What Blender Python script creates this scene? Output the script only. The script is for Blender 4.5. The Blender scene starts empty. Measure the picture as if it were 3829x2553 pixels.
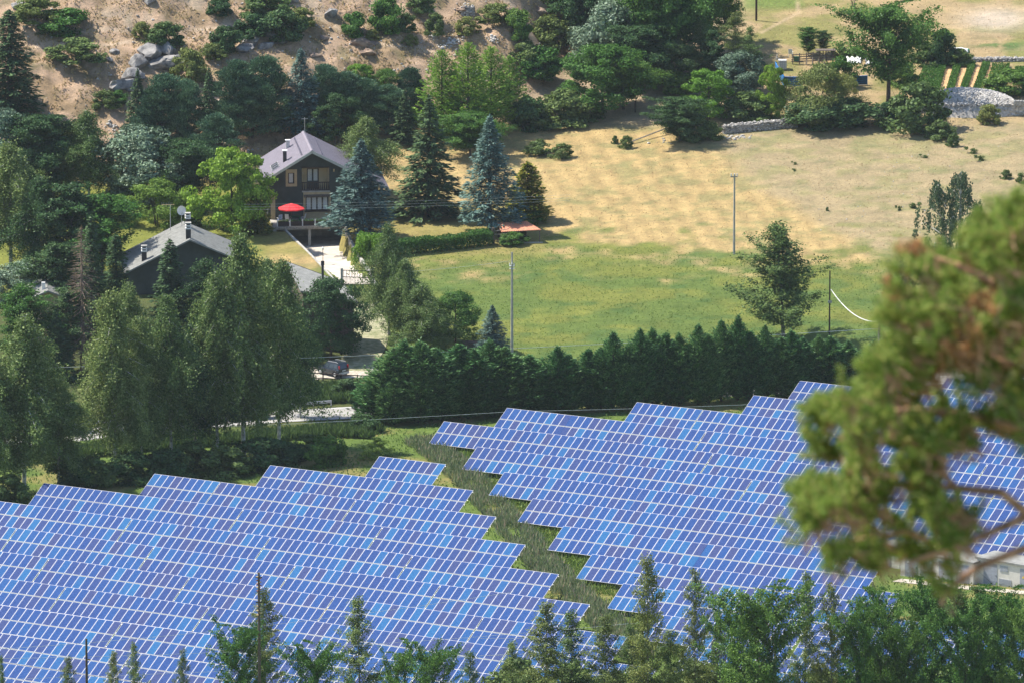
import bpy, math, random
import numpy as np
from mathutils import Vector, Matrix, noise as mnoise

SC = bpy.context.scene
COL = SC.collection
R = math.radians
rng = np.random.default_rng(7)
random.seed(7)

# ------------------------------------------------------------------ camera, sky, sun, exposure
FPX = 30751.0          # focal length in pixels of the 3829 px wide photograph
PITCH = R(12.0)
CAMZ = 190.0
cd = bpy.data.cameras.new('camera')
cd.sensor_width = 36.0
cd.lens = FPX / 3829 * 36.0
cd.clip_start = 1.0
cd.clip_end = 6000.0
cd.dof.use_dof = True
cd.dof.focus_distance = 900.0
cd.dof.aperture_fstop = 6.0
cam = bpy.data.objects.new('camera', cd)
cam.location = (0, 0, CAMZ)
cam.rotation_euler = (math.pi / 2 - PITCH, 0, 0)
COL.objects.link(cam)
SC.camera = cam

SUN_DIR = Vector((-0.92, 0.39, 0)).normalized()
SUN_EL = R(54)
world = bpy.data.worlds.new('World')
SC.world = world
world.use_nodes = True
nt = world.node_tree
bg = nt.nodes['Background']
sky = nt.nodes.new('ShaderNodeTexSky')
sky.sky_type = 'NISHITA'
sky.sun_disc = False
sky.sun_elevation = SUN_EL
sky.sun_rotation = math.atan2(SUN_DIR.x, SUN_DIR.y)
sky.altitude = 1200
nt.links.new(sky.outputs[0], bg.inputs[0])
bg.inputs[1].default_value = 0.125
ld = bpy.data.lights.new('sun', 'SUN')
ld.energy = 4.6
ld.angle = R(0.53)
ld.color = (1.0, 0.94, 0.83)
sun = bpy.data.objects.new('sun', ld)
tosun = Vector((SUN_DIR.x * math.cos(SUN_EL), SUN_DIR.y * math.cos(SUN_EL), math.sin(SUN_EL)))
sun.rotation_euler = tosun.to_track_quat('Z', 'Y').to_euler()
sun.location = (0, 900, 200)
COL.objects.link(sun)
SC.view_settings.view_transform = 'Standard'
SC.view_settings.look = 'None'
SC.view_settings.exposure = 0.90
SC.view_settings.gamma = 1.0
SC.view_settings.use_curve_mapping = False
SC.cycles.max_bounces = 5
SC.cycles.diffuse_bounces = 3
SC.cycles.glossy_bounces = 2
SC.cycles.transmission_bounces = 3
SC.cycles.transparent_max_bounces = 4
SC.cycles.use_denoising = True

# ------------------------------------------------------------------ projection helpers (P = pixels of the 2352 px wide view)
K = 3829 / 2352
CT, ST = math.cos(PITCH), math.sin(PITCH)

def ray(px, py):
    x = (px * K - 1914.5) / FPX
    u = -(py * K - 1276.5) / FPX
    return np.array([x, CT + u * ST, -ST + u * CT])

def at(px, py, Y):
    d = ray(px, py)
    t = Y / d[1]
    return Vector((d[0] * t, Y, CAMZ + d[2] * t))

def projv(X, Y, Z):
    z = Z - CAMZ
    dep = Y * CT - z * ST
    up = Y * ST + z * CT
    return (1914.5 + FPX * X / dep) / K, (1276.5 - FPX * up / dep) / K

# ------------------------------------------------------------------ terrain height
PHI = 0.675
CU, SU = math.cos(PHI), math.sin(PHI)
OX, OY, OZ = -8.509, 844.4, CAMZ - 190.09
UZ, VZ = 0.046, 0.024
U = np.array([CU, -SU, UZ])
V = np.array([-SU, -CU, VZ])
GX = UZ * CU - VZ * SU
GY = -UZ * SU - VZ * CU

def hash2(ix, iy, s):
    v = np.sin(ix * 127.1 + iy * 311.7 + s * 74.7) * 43758.5453
    return v - np.floor(v)

def vnoise(x, y, s=0):
    ix, iy = np.floor(x), np.floor(y)
    fx, fy = x - ix, y - iy
    fx = fx * fx * (3 - 2 * fx); fy = fy * fy * (3 - 2 * fy)
    a = hash2(ix, iy, s); b = hash2(ix + 1, iy, s); c = hash2(ix, iy + 1, s); d = hash2(ix + 1, iy + 1, s)
    return (a + (b - a) * fx) * (1 - fy) + (c + (d - c) * fx) * fy

def fbm(x, y, s=0, o=4):
    v = 0; a = .5; n = 0
    for i in range(o):
        v = v + a * vnoise(x, y, s + i); n += a
        x = x * 2.03 + 5.1; y = y * 2.03 + 1.7; a *= .5
    return v / n

def sp(t, w):
    t = np.asarray(t, float) / w
    return w * np.where(t > 20, t, np.log1p(np.exp(np.minimum(t, 20))))

def sstep(a, b, x):
    t = np.clip((x - a) / (b - a), 0, 1)
    return t * t * (3 - 2 * t)

HX = [-400, -60, -30, 0, 8, 16, 34, 400]
HY = [975, 978, 986, 1004, 1026, 1075, 1200, 1300]
# sunk driveway, in world metres (filled in once the garage is placed)
DRV = dict(y0=925.0, y1=957.0)

def hill(X, Y):
    return sp(Y - np.interp(X, HX, HY), 2.5)

def base_h(X, Y):
    X = np.asarray(X, float); Y = np.asarray(Y, float)
    Xc = np.clip(X, -150, 150)
    z = OZ - 2.62 + GX * (Xc - OX) + GY * (Y - OY)
    z = z + 0.1075 * sp(Y - 879, 3.0) + 0.05 * sp(Y - 965, 6)
    z = z + 0.42 * hill(X, Y)
    z = z + 0.185 * sp(684 - Y, 8) - 0.23 * sp(60 - Y, 8)
    return z

def drive_mask(X, Y):
    t = np.clip((Y - 932) / (957 - 932), 0, 1)
    xl = -19.6 - t * 6.9; xr = -16.2 - t * 3.9
    m = sstep(0, .35, X - xl) * sstep(0, .35, xr - X)
    m = m * sstep(957.8, 957.3, Y) * sstep(930, 954, Y)
    return np.maximum(m, 1.35 * sstep(-27.9, -27.5, X) * sstep(-19.0, -19.4, X) * sstep(957.0, 957.5, Y) * sstep(964.6, 964.0, Y))

def H(X, Y):
    X = np.asarray(X, float); Y = np.asarray(Y, float)
    z = base_h(X, Y)
    hm = sstep(1.0, 6.0, hill(X, Y))
    z = z + hm * ((fbm(X / 9, Y / 9, 3) - .5) * 3.0 + (fbm(X / 2.2, Y / 2.2, 9, 3) - .5) * 1.1 + (fbm(X / .9, Y / .9, 19, 2) - .5) * .45)
    mm = sstep(884, 900, Y) * (1 - hm)
    z = z + mm * (fbm(X / 14, Y / 14, 5, 3) - .5) * .5
    z = z - 2.0 * drive_mask(X, Y)
    return z

YS = np.concatenate([np.arange(600, 1160, .5)])
def g(px, py, dz=0.0):
    """ground point seen at a pixel"""
    d = ray(px, py)
    t = YS / d[1]
    X = d[0] * t; Z = CAMZ + d[2] * t
    hh = H(X, YS)
    idx = np.nonzero(Z < hh)[0]
    i = idx[0] if len(idx) else len(YS) - 1
    i = max(i, 1)
    a = Z[i - 1] - hh[i - 1]; b = hh[i] - Z[i]
    f = a / (a + b + 1e-9)
    Y = YS[i - 1] + f * (YS[i] - YS[i - 1])
    X = float(d[0] * Y / d[1])
    return Vector((X, float(Y), float(H(X, Y)) + dz))

def ppm(Y):        # P pixels per metre at distance Y
    return FPX / K / (Y * CT + 0.2 * Y)

def gz(x, y):
    return float(H(x, y))

# ------------------------------------------------------------------ object helpers
def tag(o, label, cat, group=None):
    o['label'] = label
    o['category'] = cat
    if group: o['group'] = group
    return o

def thing(name, label, cat, loc=(0, 0, 0), rz=0.0, group=None):
    o = bpy.data.objects.new(name, None)
    o.empty_display_size = .2
    o.location = loc
    o.rotation_euler = (0, 0, rz)
    COL.objects.link(o)
    return tag(o, label, cat, group)

class MB:
    def __init__(s):
        s.v = []; s.f = []; s.m = []; s.mi = 0
    def add(s, vs, fs):
        n = len(s.v)
        s.v += [tuple(v) for v in vs]
        s.f += [tuple(i + n for i in f) for f in fs]
        s.m += [s.mi] * len(fs)
        return s
    def mat(s, i):
        s.mi = i; return s
    def box(s, x0, x1, y0, y1, z0, z1):
        vs = [(x0, y0, z0), (x1, y0, z0), (x1, y1, z0), (x0, y1, z0), (x0, y0, z1), (x1, y0, z1), (x1, y1, z1), (x0, y1, z1)]
        return s.add(vs, [(3, 2, 1, 0), (4, 5, 6, 7), (0, 1, 5, 4), (1, 2, 6, 5), (2, 3, 7, 6), (3, 0, 4, 7)])
    def hull8(s, lo, hi):
        """two quads (bottom, top), same winding (ccw from above)"""
        return s.add(list(lo) + list(hi), [(3, 2, 1, 0), (4, 5, 6, 7), (0, 1, 5, 4), (1, 2, 6, 5), (2, 3, 7, 6), (3, 0, 4, 7)])
    def tube(s, p0, p1, r0, r1=None, n=6, cap=True):
        r1 = r0 if r1 is None else r1
        p0, p1 = Vector(p0), Vector(p1)
        d = (p1 - p0)
        if d.length < 1e-6: return s
        d.normalize()
        a = d.orthogonal().normalized(); b = d.cross(a)
        vs = []
        for p, r in ((p0, r0), (p1, r1)):
            for i in range(n):
                t = 2 * math.pi * i / n
                vs.append(p + a * (r * math.cos(t)) + b * (r * math.sin(t)))
        fs = [(i, (i + 1) % n, n + (i + 1) % n, n + i) for i in range(n)]
        if cap: fs += [tuple(range(n - 1, -1, -1)), tuple(range(n, 2 * n))]
        return s.add(vs, fs)
    def poly(s, pts, rad, n=5):
        """tube along a polyline with shared rings"""
        pts = [Vector(p) for p in pts]
        k = len(pts)
        if not hasattr(rad, '__len__'): rad = [rad] * k
        vs = []
        prev = None
        for i, p in enumerate(pts):
            d = (pts[min(i + 1, k - 1)] - pts[max(i - 1, 0)]).normalized()
            if prev is None: a = d.orthogonal().normalized()
            else:
                a = (prev - d * prev.dot(d))
                a = a.normalized() if a.length > 1e-6 else d.orthogonal().normalized()
            prev = a
            b = d.cross(a)
            for j in range(n):
                t = 2 * math.pi * j / n
                vs.append(p + a * (rad[i] * math.cos(t)) + b * (rad[i] * math.sin(t)))
        fs = []
        for i in range(k - 1):
            for j in range(n):
                fs.append((i * n + j, i * n + (j + 1) % n, (i + 1) * n + (j + 1) % n, (i + 1) * n + j))
        fs += [tuple(range(n - 1, -1, -1)), tuple((k - 1) * n + j for j in range(n))]
        return s.add(vs, fs)
    def prism(s, pts, y0, y1):
        """polygon in xz extruded along y"""
        n = len(pts)
        vs = [(x, y0, z) for x, z in pts] + [(x, y1, z) for x, z in pts]
        fs = [tuple(range(n)), tuple(range(2 * n - 1, n - 1, -1))]
        fs += [(i, n + i, n + (i + 1) % n, (i + 1) % n) for i in range(n)]
        return s.add(vs, fs)
    def slab(s, a, b, c, d, th):
        """quad a b c d (ccw from above) given thickness th downwards"""
        a, b, c, d = map(Vector, (a, b, c, d))
        dn = Vector((0, 0, -th))
        return s.hull8([a + dn, b + dn, c + dn, d + dn], [a, b, c, d])
    def mesh(s, name):
        me = bpy.data.meshes.new(name)
        me.from_pydata(s.v, [], s.f)
        if any(s.m): me.polygons.foreach_set('material_index', s.m)
        me.update()
        return me
    def build(s, name, mat, parent=None, smooth=False, kind=None, label=None):
        me = s.mesh(name)
        return link(name, me, mat, parent, smooth, kind, label)

def link(name, me, mat=None, parent=None, smooth=False, kind=None, label=None):
    if mat is not None and not me.materials:
        for m in (mat if isinstance(mat, (list, tuple)) else [mat]):
            me.materials.append(m)
    if smooth: me.polygons.foreach_set('use_smooth', [True] * len(me.polygons))
    o = bpy.data.objects.new(name, me)
    COL.objects.link(o)
    if parent is not None: o.parent = parent
    if kind: o['kind'] = kind
    if label: o['label'] = label
    return o

# ------------------------------------------------------------------ materials
def newmat(name):
    m = bpy.data.materials.new(name)
    m.use_nodes = True
    return m, m.node_tree, m.node_tree.nodes, m.node_tree.links, m.node_tree.nodes['Principled BSDF']

def ramp(nodes, stops, interp='LINEAR'):
    r = nodes.new('ShaderNodeValToRGB')
    r.color_ramp.interpolation = interp
    els = r.color_ramp.elements
    while len(els) < len(stops): els.new(.5)
    for e, (p, c) in zip(els, stops):
        e.position = p; e.color = (*c, 1)
    return r

def pmat(name, col, rough=.7, metal=0.0, var=.18, scale=3.0, bump=.0, bscale=20, spec=.3, col2=None):
    """plain surface with noise wear"""
    m, t, n, l, b = newmat(name)
    tc = n.new('ShaderNodeTexCoord')
    nz = n.new('ShaderNodeTexNoise'); nz.inputs['Scale'].default_value = scale; nz.inputs['Detail'].default_value = 6; nz.inputs['Roughness'].default_value = .65
    l.new(tc.outputs['Object'], nz.inputs['Vector'])
    c2 = col2 or tuple(max(0, c * (1 - var * 1.6)) for c in col)
    c1 = tuple(min(1, c * (1 + var)) for c in col)
    rp = ramp(n, [(.33, c2), (.66, c1)])
    l.new(nz.outputs['Fac'], rp.inputs[0])
    l.new(rp.outputs[0], b.inputs['Base Color'])
    b.inputs['Roughness'].default_value = rough
    b.inputs['Metallic'].default_value = metal
    b.inputs['Specular IOR Level'].default_value = spec
    if bump:
        n2 = n.new('ShaderNodeTexNoise'); n2.inputs['Scale'].default_value = bscale; n2.inputs['Detail'].default_value = 4
        l.new(tc.outputs['Object'], n2.inputs['Vector'])
        bp = n.new('ShaderNodeBump'); bp.inputs['Strength'].default_value = bump; bp.inputs['Distance'].default_value = .1
        l.new(n2.outputs['Fac'], bp.inputs['Height']); l.new(bp.outputs[0], b.inputs['Normal'])
    return m

def leafmat(name, dark, light, trans=.25, tip=None):
    m, t, n, l, b = newmat(name)
    n.remove(b)
    out = n['Material Output']
    geo = n.new('ShaderNodeNewGeometry')
    oi = n.new('ShaderNodeObjectInfo')
    stops = [(0, dark), (.75, light)]
    if tip: stops.append((1.0, tip))
    rp = ramp(n, stops)
    l.new(geo.outputs['Random Per Island'], rp.inputs[0])
    hs = n.new('ShaderNodeHueSaturation')
    mr = n.new('ShaderNodeMapRange'); mr.inputs['To Min'].default_value = .478; mr.inputs['To Max'].default_value = .515
    l.new(oi.outputs['Random'], mr.inputs['Value']); l.new(mr.outputs[0], hs.inputs['Hue'])
    mv = n.new('ShaderNodeMapRange'); mv.inputs['To Min'].default_value = 1.18; mv.inputs['To Max'].default_value = .82
    l.new(oi.outputs['Random'], mv.inputs['Value']); l.new(mv.outputs[0], hs.inputs['Value'])
    l.new(rp.outputs[0], hs.inputs['Color'])
    df = n.new('ShaderNodeBsdfDiffuse'); tr = n.new('ShaderNodeBsdfTranslucent'); gl = n.new('ShaderNodeBsdfGlossy')
    gl.inputs['Roughness'].default_value = .45; gl.inputs['Color'].default_value = (.8, .85, .8, 1)
    l.new(hs.outputs[0], df.inputs['Color']); l.new(hs.outputs[0], tr.inputs['Color'])
    mx = n.new('ShaderNodeMixShader'); mx.inputs[0].default_value = trans
    l.new(df.outputs[0], mx.inputs[1]); l.new(tr.outputs[0], mx.inputs[2])
    m2 = n.new('ShaderNodeMixShader'); m2.inputs[0].default_value = .012
    l.new(mx.outputs[0], m2.inputs[1]); l.new(gl.outputs[0], m2.inputs[2])
    l.new(m2.outputs[0], out.inputs['Surface'])
    return m

M = {}
M['bark'] = pmat('bark', (.10, .075, .055), .9, var=.4, scale=6)
M['barkgrey'] = pmat('grey_bark', (.20, .18, .15), .9, var=.3, scale=6)
M['birchbark'] = pmat('birch_bark', (.62, .60, .55), .8, var=.2, scale=2.2, col2=(.10, .09, .08))
M['deadwood'] = pmat('dead_wood', (.24, .17, .13), .9, var=.3)
M['birch'] = leafmat('birch_leaves', (0.065, 0.123, 0.032), (0.181, 0.261, 0.080), .25, (0.290, 0.362, 0.145))
M['broad'] = leafmat('broad_leaves', (0.043, 0.109, 0.026), (0.123, 0.246, 0.046), .28)
M['bright'] = leafmat('bright_leaves', (0.080, 0.174, 0.022), (0.217, 0.392, 0.051), .3)
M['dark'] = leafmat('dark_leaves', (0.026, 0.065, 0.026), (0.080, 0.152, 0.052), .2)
M['silver'] = leafmat('silver_leaves', (0.080, 0.131, 0.080), (0.189, 0.275, 0.174), .15, (0.377, 0.464, 0.348))
M['spruce'] = leafmat('spruce_needles', (.025, .06, .03), (.10, .17, .07), .08)
M['bluespruce'] = leafmat('blue_spruce_needles', (0.051, 0.109, 0.094), (0.152, 0.246, 0.210), .05, (0.246, 0.348, 0.297))
M['pine'] = leafmat('pine_needles', (.035, .085, .05), (.11, .20, .11), .12, (.16, .27, .15))
M['cypress'] = leafmat('cypress_sprays', (.035, .10, .035), (.12, .26, .085), .15, (.20, .36, .13))
M['larch'] = leafmat('larch_needles', (0.072, 0.167, 0.026), (0.217, 0.392, 0.058), .3)
M['olive'] = leafmat('olive_leaves', (0.094, 0.131, 0.036), (0.232, 0.275, 0.080), .25)
M['thuja'] = leafmat('golden_thuja', (0.072, 0.123, 0.017), (0.217, 0.261, 0.036), .15, (0.522, 0.435, 0.058))
M['bush'] = leafmat('bush_leaves', (0.051, 0.094, 0.032), (0.138, 0.210, 0.061), .2)
M['willow'] = leafmat('willow_leaves', (0.087, 0.174, 0.026), (0.203, 0.319, 0.058), .3, (0.290, 0.435, 0.102))
M['weeping'] = leafmat('weeping_leaves', (0.065, 0.109, 0.051), (0.174, 0.232, 0.123), .2, (0.275, 0.334, 0.189))
M['brown'] = leafmat('brown_needles', (.08, .075, .035), (.20, .16, .09), .1)
M['reed'] = leafmat('reed_blades', (.08, .14, .06), (.20, .25, .13), .25, (.34, .28, .20))
M['grass'] = leafmat('grass_blades', (.09, .15, .03), (.18, .27, .06), .25)
M['drygrass'] = leafmat('dry_tufts', (.30, .22, .11), (.52, .39, .21), .2)
M['fgpine'] = leafmat('near_pine_needles', (.10, .19, .035), (.30, .42, .09), .4, (.62, .60, .20))
M['fgdead'] = leafmat('near_dead_needles', (0.420, 0.200, 0.100), (0.750, 0.420, 0.220), .2)
M['fgbark'] = pmat('pine_bark', (.50, .28, .17), .85, var=.35, scale=9)
M['concrete'] = pmat('concrete', (.42, .40, .36), .85, var=.18, scale=1.2, bump=.3, bscale=14)
M['whitewash'] = pmat('white_plaster', (.66, .63, .57), .85, var=.1, scale=1.0)
M['gravel'] = pmat('gravel', (.52, .46, .38), .95, var=.25, scale=2.5, bump=.5, bscale=22)
M['paving'] = pmat('pale_paving', (.56, .50, .43), .9, var=.12, scale=.9, bump=.3, bscale=18)
M['asphalt'] = pmat('sunbleached_asphalt', (.34, .325, .30), .9, var=.1, scale=.8, bump=.2, bscale=40)
M['paint'] = pmat('road_paint', (.8, .8, .78), .7, var=.08, scale=6)
M['darkgreen'] = pmat('dark_green_render', (.058, .068, .060), .9, var=.14, scale=1.3)
M['beige'] = pmat('beige_render', (.47, .37, .22), .9, var=.1, scale=1.5)
M['brownwood'] = pmat('brown_wood', (.045, .028, .022), .6, var=.3, scale=8)
M['oldwood'] = pmat('weathered_wood', (.15, .12, .095), .85, var=.35, scale=7)
M['greywood'] = pmat('grey_wood', (.33, .29, .25), .85, var=.3, scale=5)
M['curtain'] = pmat('white_curtain', (.60, .60, .58), .8, var=.15, scale=9)
M['white'] = pmat('white_paint', (.78, .77, .74), .5, var=.06, scale=4)
M['roofgrey'] = pmat('mauve_grey_roof_sheet', (.245, .22, .26), .5, var=.08, scale=1.6, spec=.4)
M['roofpale'] = pmat('pale_weathered_roof', (.27, .27, .25), .75, var=.16, scale=1.8)
M['darkmetal'] = pmat('dark_metal', (.05, .05, .055), .5, metal=.4, var=.2)
M['steel'] = pmat('galvanised_steel', (.55, .55, .55), .45, metal=.5, var=.12)
M['red'] = pmat('red_canvas', (.72, .035, .045), .8, var=.1, scale=2)
M['green'] = pmat('green_plastic', (.03, .22, .12), .5, var=.1)
M['orange'] = pmat('orange_plastic', (.85, .30, .05), .5, var=.12)
M['bluenet'] = pmat('blue_net', (.02, .22, .62), .6, var=.25, scale=5)
M['tile'] = pmat('clay_tile', (.62, .27, .15), .85, var=.3, scale=5, col2=(.36, .17, .13))
M['rock'] = pmat('grey_gneiss', (.27, .255, .24), .95, var=.35, scale=1.6, bump=1.0, bscale=4, col2=(.075, .075, .08))
M['rockbrown'] = pmat('brown_rock', (.30, .22, .16), .95, var=.35, scale=1.5, bump=.7, bscale=5, col2=(.12, .085, .07))
M['stone'] = pmat('pale_fieldstone', (.52, .49, .45), .9, var=.25, scale=3, bump=.4, bscale=9)
M['glass'] = pmat('dark_glass', (.03, .04, .05), .1, var=.1, spec=.8)
M['carpaint'] = pmat('dark_car_paint', (.018, .025, .035), .25, var=.1, spec=.7)
M['tyre'] = pmat('tyre_rubber', (.02, .02, .02), .9, var=.2)
M['silverpaint'] = pmat('silver_plastic', (.5, .5, .5), .4, metal=.3, var=.1)
M['lightred'] = pmat('tail_light', (.5, .02, .03), .3, var=.1)
M['doorgrey'] = pmat('pale_blue_grey_door', (.33, .35, .40), .55, var=.1)
M['insul'] = pmat('brown_porcelain', (.30, .10, .05), .3, var=.2)
M['insulpale'] = pmat('yellowed_porcelain', (.7, .5, .25), .35, var=.2)
M['wire'] = pmat('aluminium_wire', (.55, .60, .60), .5, metal=.2, var=.1)
M['soil'] = pmat('straw_mulched_soil', (.60, .38, .19), .95, var=.2, scale=3, bump=.5, bscale=20)
M['yellow'] = pmat('yellow_sign', (.8, .55, .05), .5, var=.05)

# ground: colour comes from the painted zones, broken up by noise
def groundmat():
    m, t, n, l, b = newmat('ground_cover')
    at_ = n.new('ShaderNodeVertexColor'); at_.layer_name = 'zone'
    tc = n.new('ShaderNodeTexCoord')
    def noise(scale, det=5, rough=.6, map_=None):
        z = n.new('ShaderNodeTexNoise'); z.inputs['Scale'].default_value = scale; z.inputs['Detail'].default_value = det; z.inputs['Roughness'].default_value = rough
        if map_:
            mp = n.new('ShaderNodeMapping'); mp.inputs['Scale'].default_value = map_
            l.new(tc.outputs['Object'], mp.inputs[0]); l.new(mp.outputs[0], z.inputs['Vector'])
        else: l.new(tc.outputs['Object'], z.inputs['Vector'])
        return z
    a = noise(.35, 8, .72); c = noise(2.6, 6, .75); d = noise(9.0, 3, .7)
    ra = ramp(n, [(.3, (.72, .74, .72)), (.7, (1.22, 1.18, 1.12))])
    rc = ramp(n, [(.32, (.78, .80, .80)), (.64, (1.12, 1.10, 1.08))])
    rd = ramp(n, [(.3, (.82, .84, .84)), (.65, (1.10, 1.09, 1.08))])
    l.new(a.outputs[0], ra.inputs[0]); l.new(c.outputs[0], rc.inputs[0]); l.new(d.outputs[0], rd.inputs[0])
    def mul(x, y):
        q = n.new('ShaderNodeMix'); q.data_type = 'RGBA'; q.blend_type = 'MULTIPLY'; q.inputs[0].default_value = 1.0
        l.new(x, q.inputs[6]); l.new(y, q.inputs[7]); return q.outputs[2]
    o = mul(mul(mul(at_.outputs[0], ra.outputs[0]), rc.outputs[0]), rd.outputs[0])
    # green weeds in patches
    w = noise(.55, 8, .8); rw = ramp(n, [(.56, (0, 0, 0)), (.70, (1, 1, 1))])
    l.new(w.outputs[0], rw.inputs[0])
    q = n.new('ShaderNodeMix'); q.data_type = 'RGBA'
    mm = n.new('ShaderNodeMath'); mm.operation = 'MULTIPLY'; mm.inputs[1].default_value = .38
    l.new(rw.outputs[0], mm.inputs[0]); l.new(mm.outputs[0], q.inputs[0])
    l.new(o, q.inputs[6]); 
    gm = n.new('ShaderNodeMix'); gm.data_type = 'RGBA'; gm.blend_type = 'MULTIPLY'; gm.inputs[0].default_value = 1
    l.new(o, gm.inputs[6]); gm.inputs[7].default_value = (.52, .74, .60, 1)
    l.new(gm.outputs[2], q.inputs[7])
    l.new(q.outputs[2], b.inputs['Base Color'])
    b.inputs['Roughness'].default_value = .95; b.inputs['Specular IOR Level'].default_value = .1
    bp = n.new('ShaderNodeBump'); bp.inputs['Strength'].default_value = .9; bp.inputs['Distance'].default_value = .22
    ad = n.new('ShaderNodeMath'); ad.operation = 'ADD'
    l.new(c.outputs[0], ad.inputs[0]); l.new(d.outputs[0], ad.inputs[1]); l.new(ad.outputs[0], bp.inputs['Height'])
    l.new(bp.outputs[0], b.inputs['Normal'])
    return m
M['ground'] = groundmat()

def cellmat():
    """polycrystalline cells, 6 x 10 per module, tone differs from module to module"""
    m, t, n, l, b = newmat('solar_cells')
    oi = n.new('ShaderNodeObjectInfo')
    rp = ramp(n, [(0, (.034, .050, .135)), (.10, (.030, .050, .145)), (.24, (.016, .048, .165)), (.5, (.010, .052, .185)), (.72, (.009, .060, .205)), (.88, (.009, .085, .24)), (.97, (.012, .115, .27))])
    l.new(oi.outputs['Random'], rp.inputs[0])
    tc = n.new('ShaderNodeTexCoord')
    nz = n.new('ShaderNodeTexNoise'); nz.inputs['Scale'].default_value = 4.5; nz.inputs['Detail'].default_value = 3
    l.new(tc.outputs['Object'], nz.inputs['Vector'])
    r2 = ramp(n, [(.35, (.82, .82, .86)), (.65, (1.15, 1.15, 1.12))]); l.new(nz.outputs[0], r2.inputs[0])
    mu = n.new('ShaderNodeMix'); mu.data_type = 'RGBA'; mu.blend_type = 'MULTIPLY'; mu.inputs[0].default_value = 1
    l.new(rp.outputs[0], mu.inputs[6]); l.new(r2.outputs[0], mu.inputs[7])
    bk = n.new('ShaderNodeTexBrick'); bk.offset = 0; bk.squash = 1
    bk.inputs['Scale'].default_value = 1; bk.inputs['Brick Width'].default_value = .156; bk.inputs['Row Height'].default_value = .158
    bk.inputs['Mortar Size'].default_value = .008; bk.inputs['Mortar Smooth'].default_value = .3
    bk.inputs['Color1'].default_value = (0, 0, 0, 1); bk.inputs['Color2'].default_value = (0, 0, 0, 1); bk.inputs['Mortar'].default_value = (1, 1, 1, 1)
    l.new(tc.outputs['Object'], bk.inputs['Vector'])
    mx = n.new('ShaderNodeMix'); mx.data_type = 'RGBA'
    l.new(bk.outputs['Color'], mx.inputs[0]); l.new(mu.outputs[2], mx.inputs[6]); mx.inputs[7].default_value = (.10, .13, .33, 1)
    l.new(mx.outputs[2], b.inputs['Base Color'])
    b.inputs['Roughness'].default_value = .6
    b.inputs['Specular IOR Level'].default_value = .03
    return m
M['cells'] = cellmat()
M['frame'] = pmat('module_frame', (.56, .56, .62), .8, var=.04, scale=3, spec=.05)

# ------------------------------------------------------------------ ground sheet
def lerp3(a, b, t):
    return a * (1 - t)[:, None] + np.array(b)[None, :] * t[:, None]

def seg_dist(px, py, pts):
    d = np.full(px.shape, 1e9)
    for (x0, y0), (x1, y1) in zip(pts[:-1], pts[1:]):
        vx, vy = x1 - x0, y1 - y0
        t = np.clip(((px - x0) * vx + (py - y0) * vy) / (vx * vx + vy * vy), 0, 1)
        d = np.minimum(d, np.hypot(px - x0 - t * vx, py - y0 - t * vy))
    return d

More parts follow.
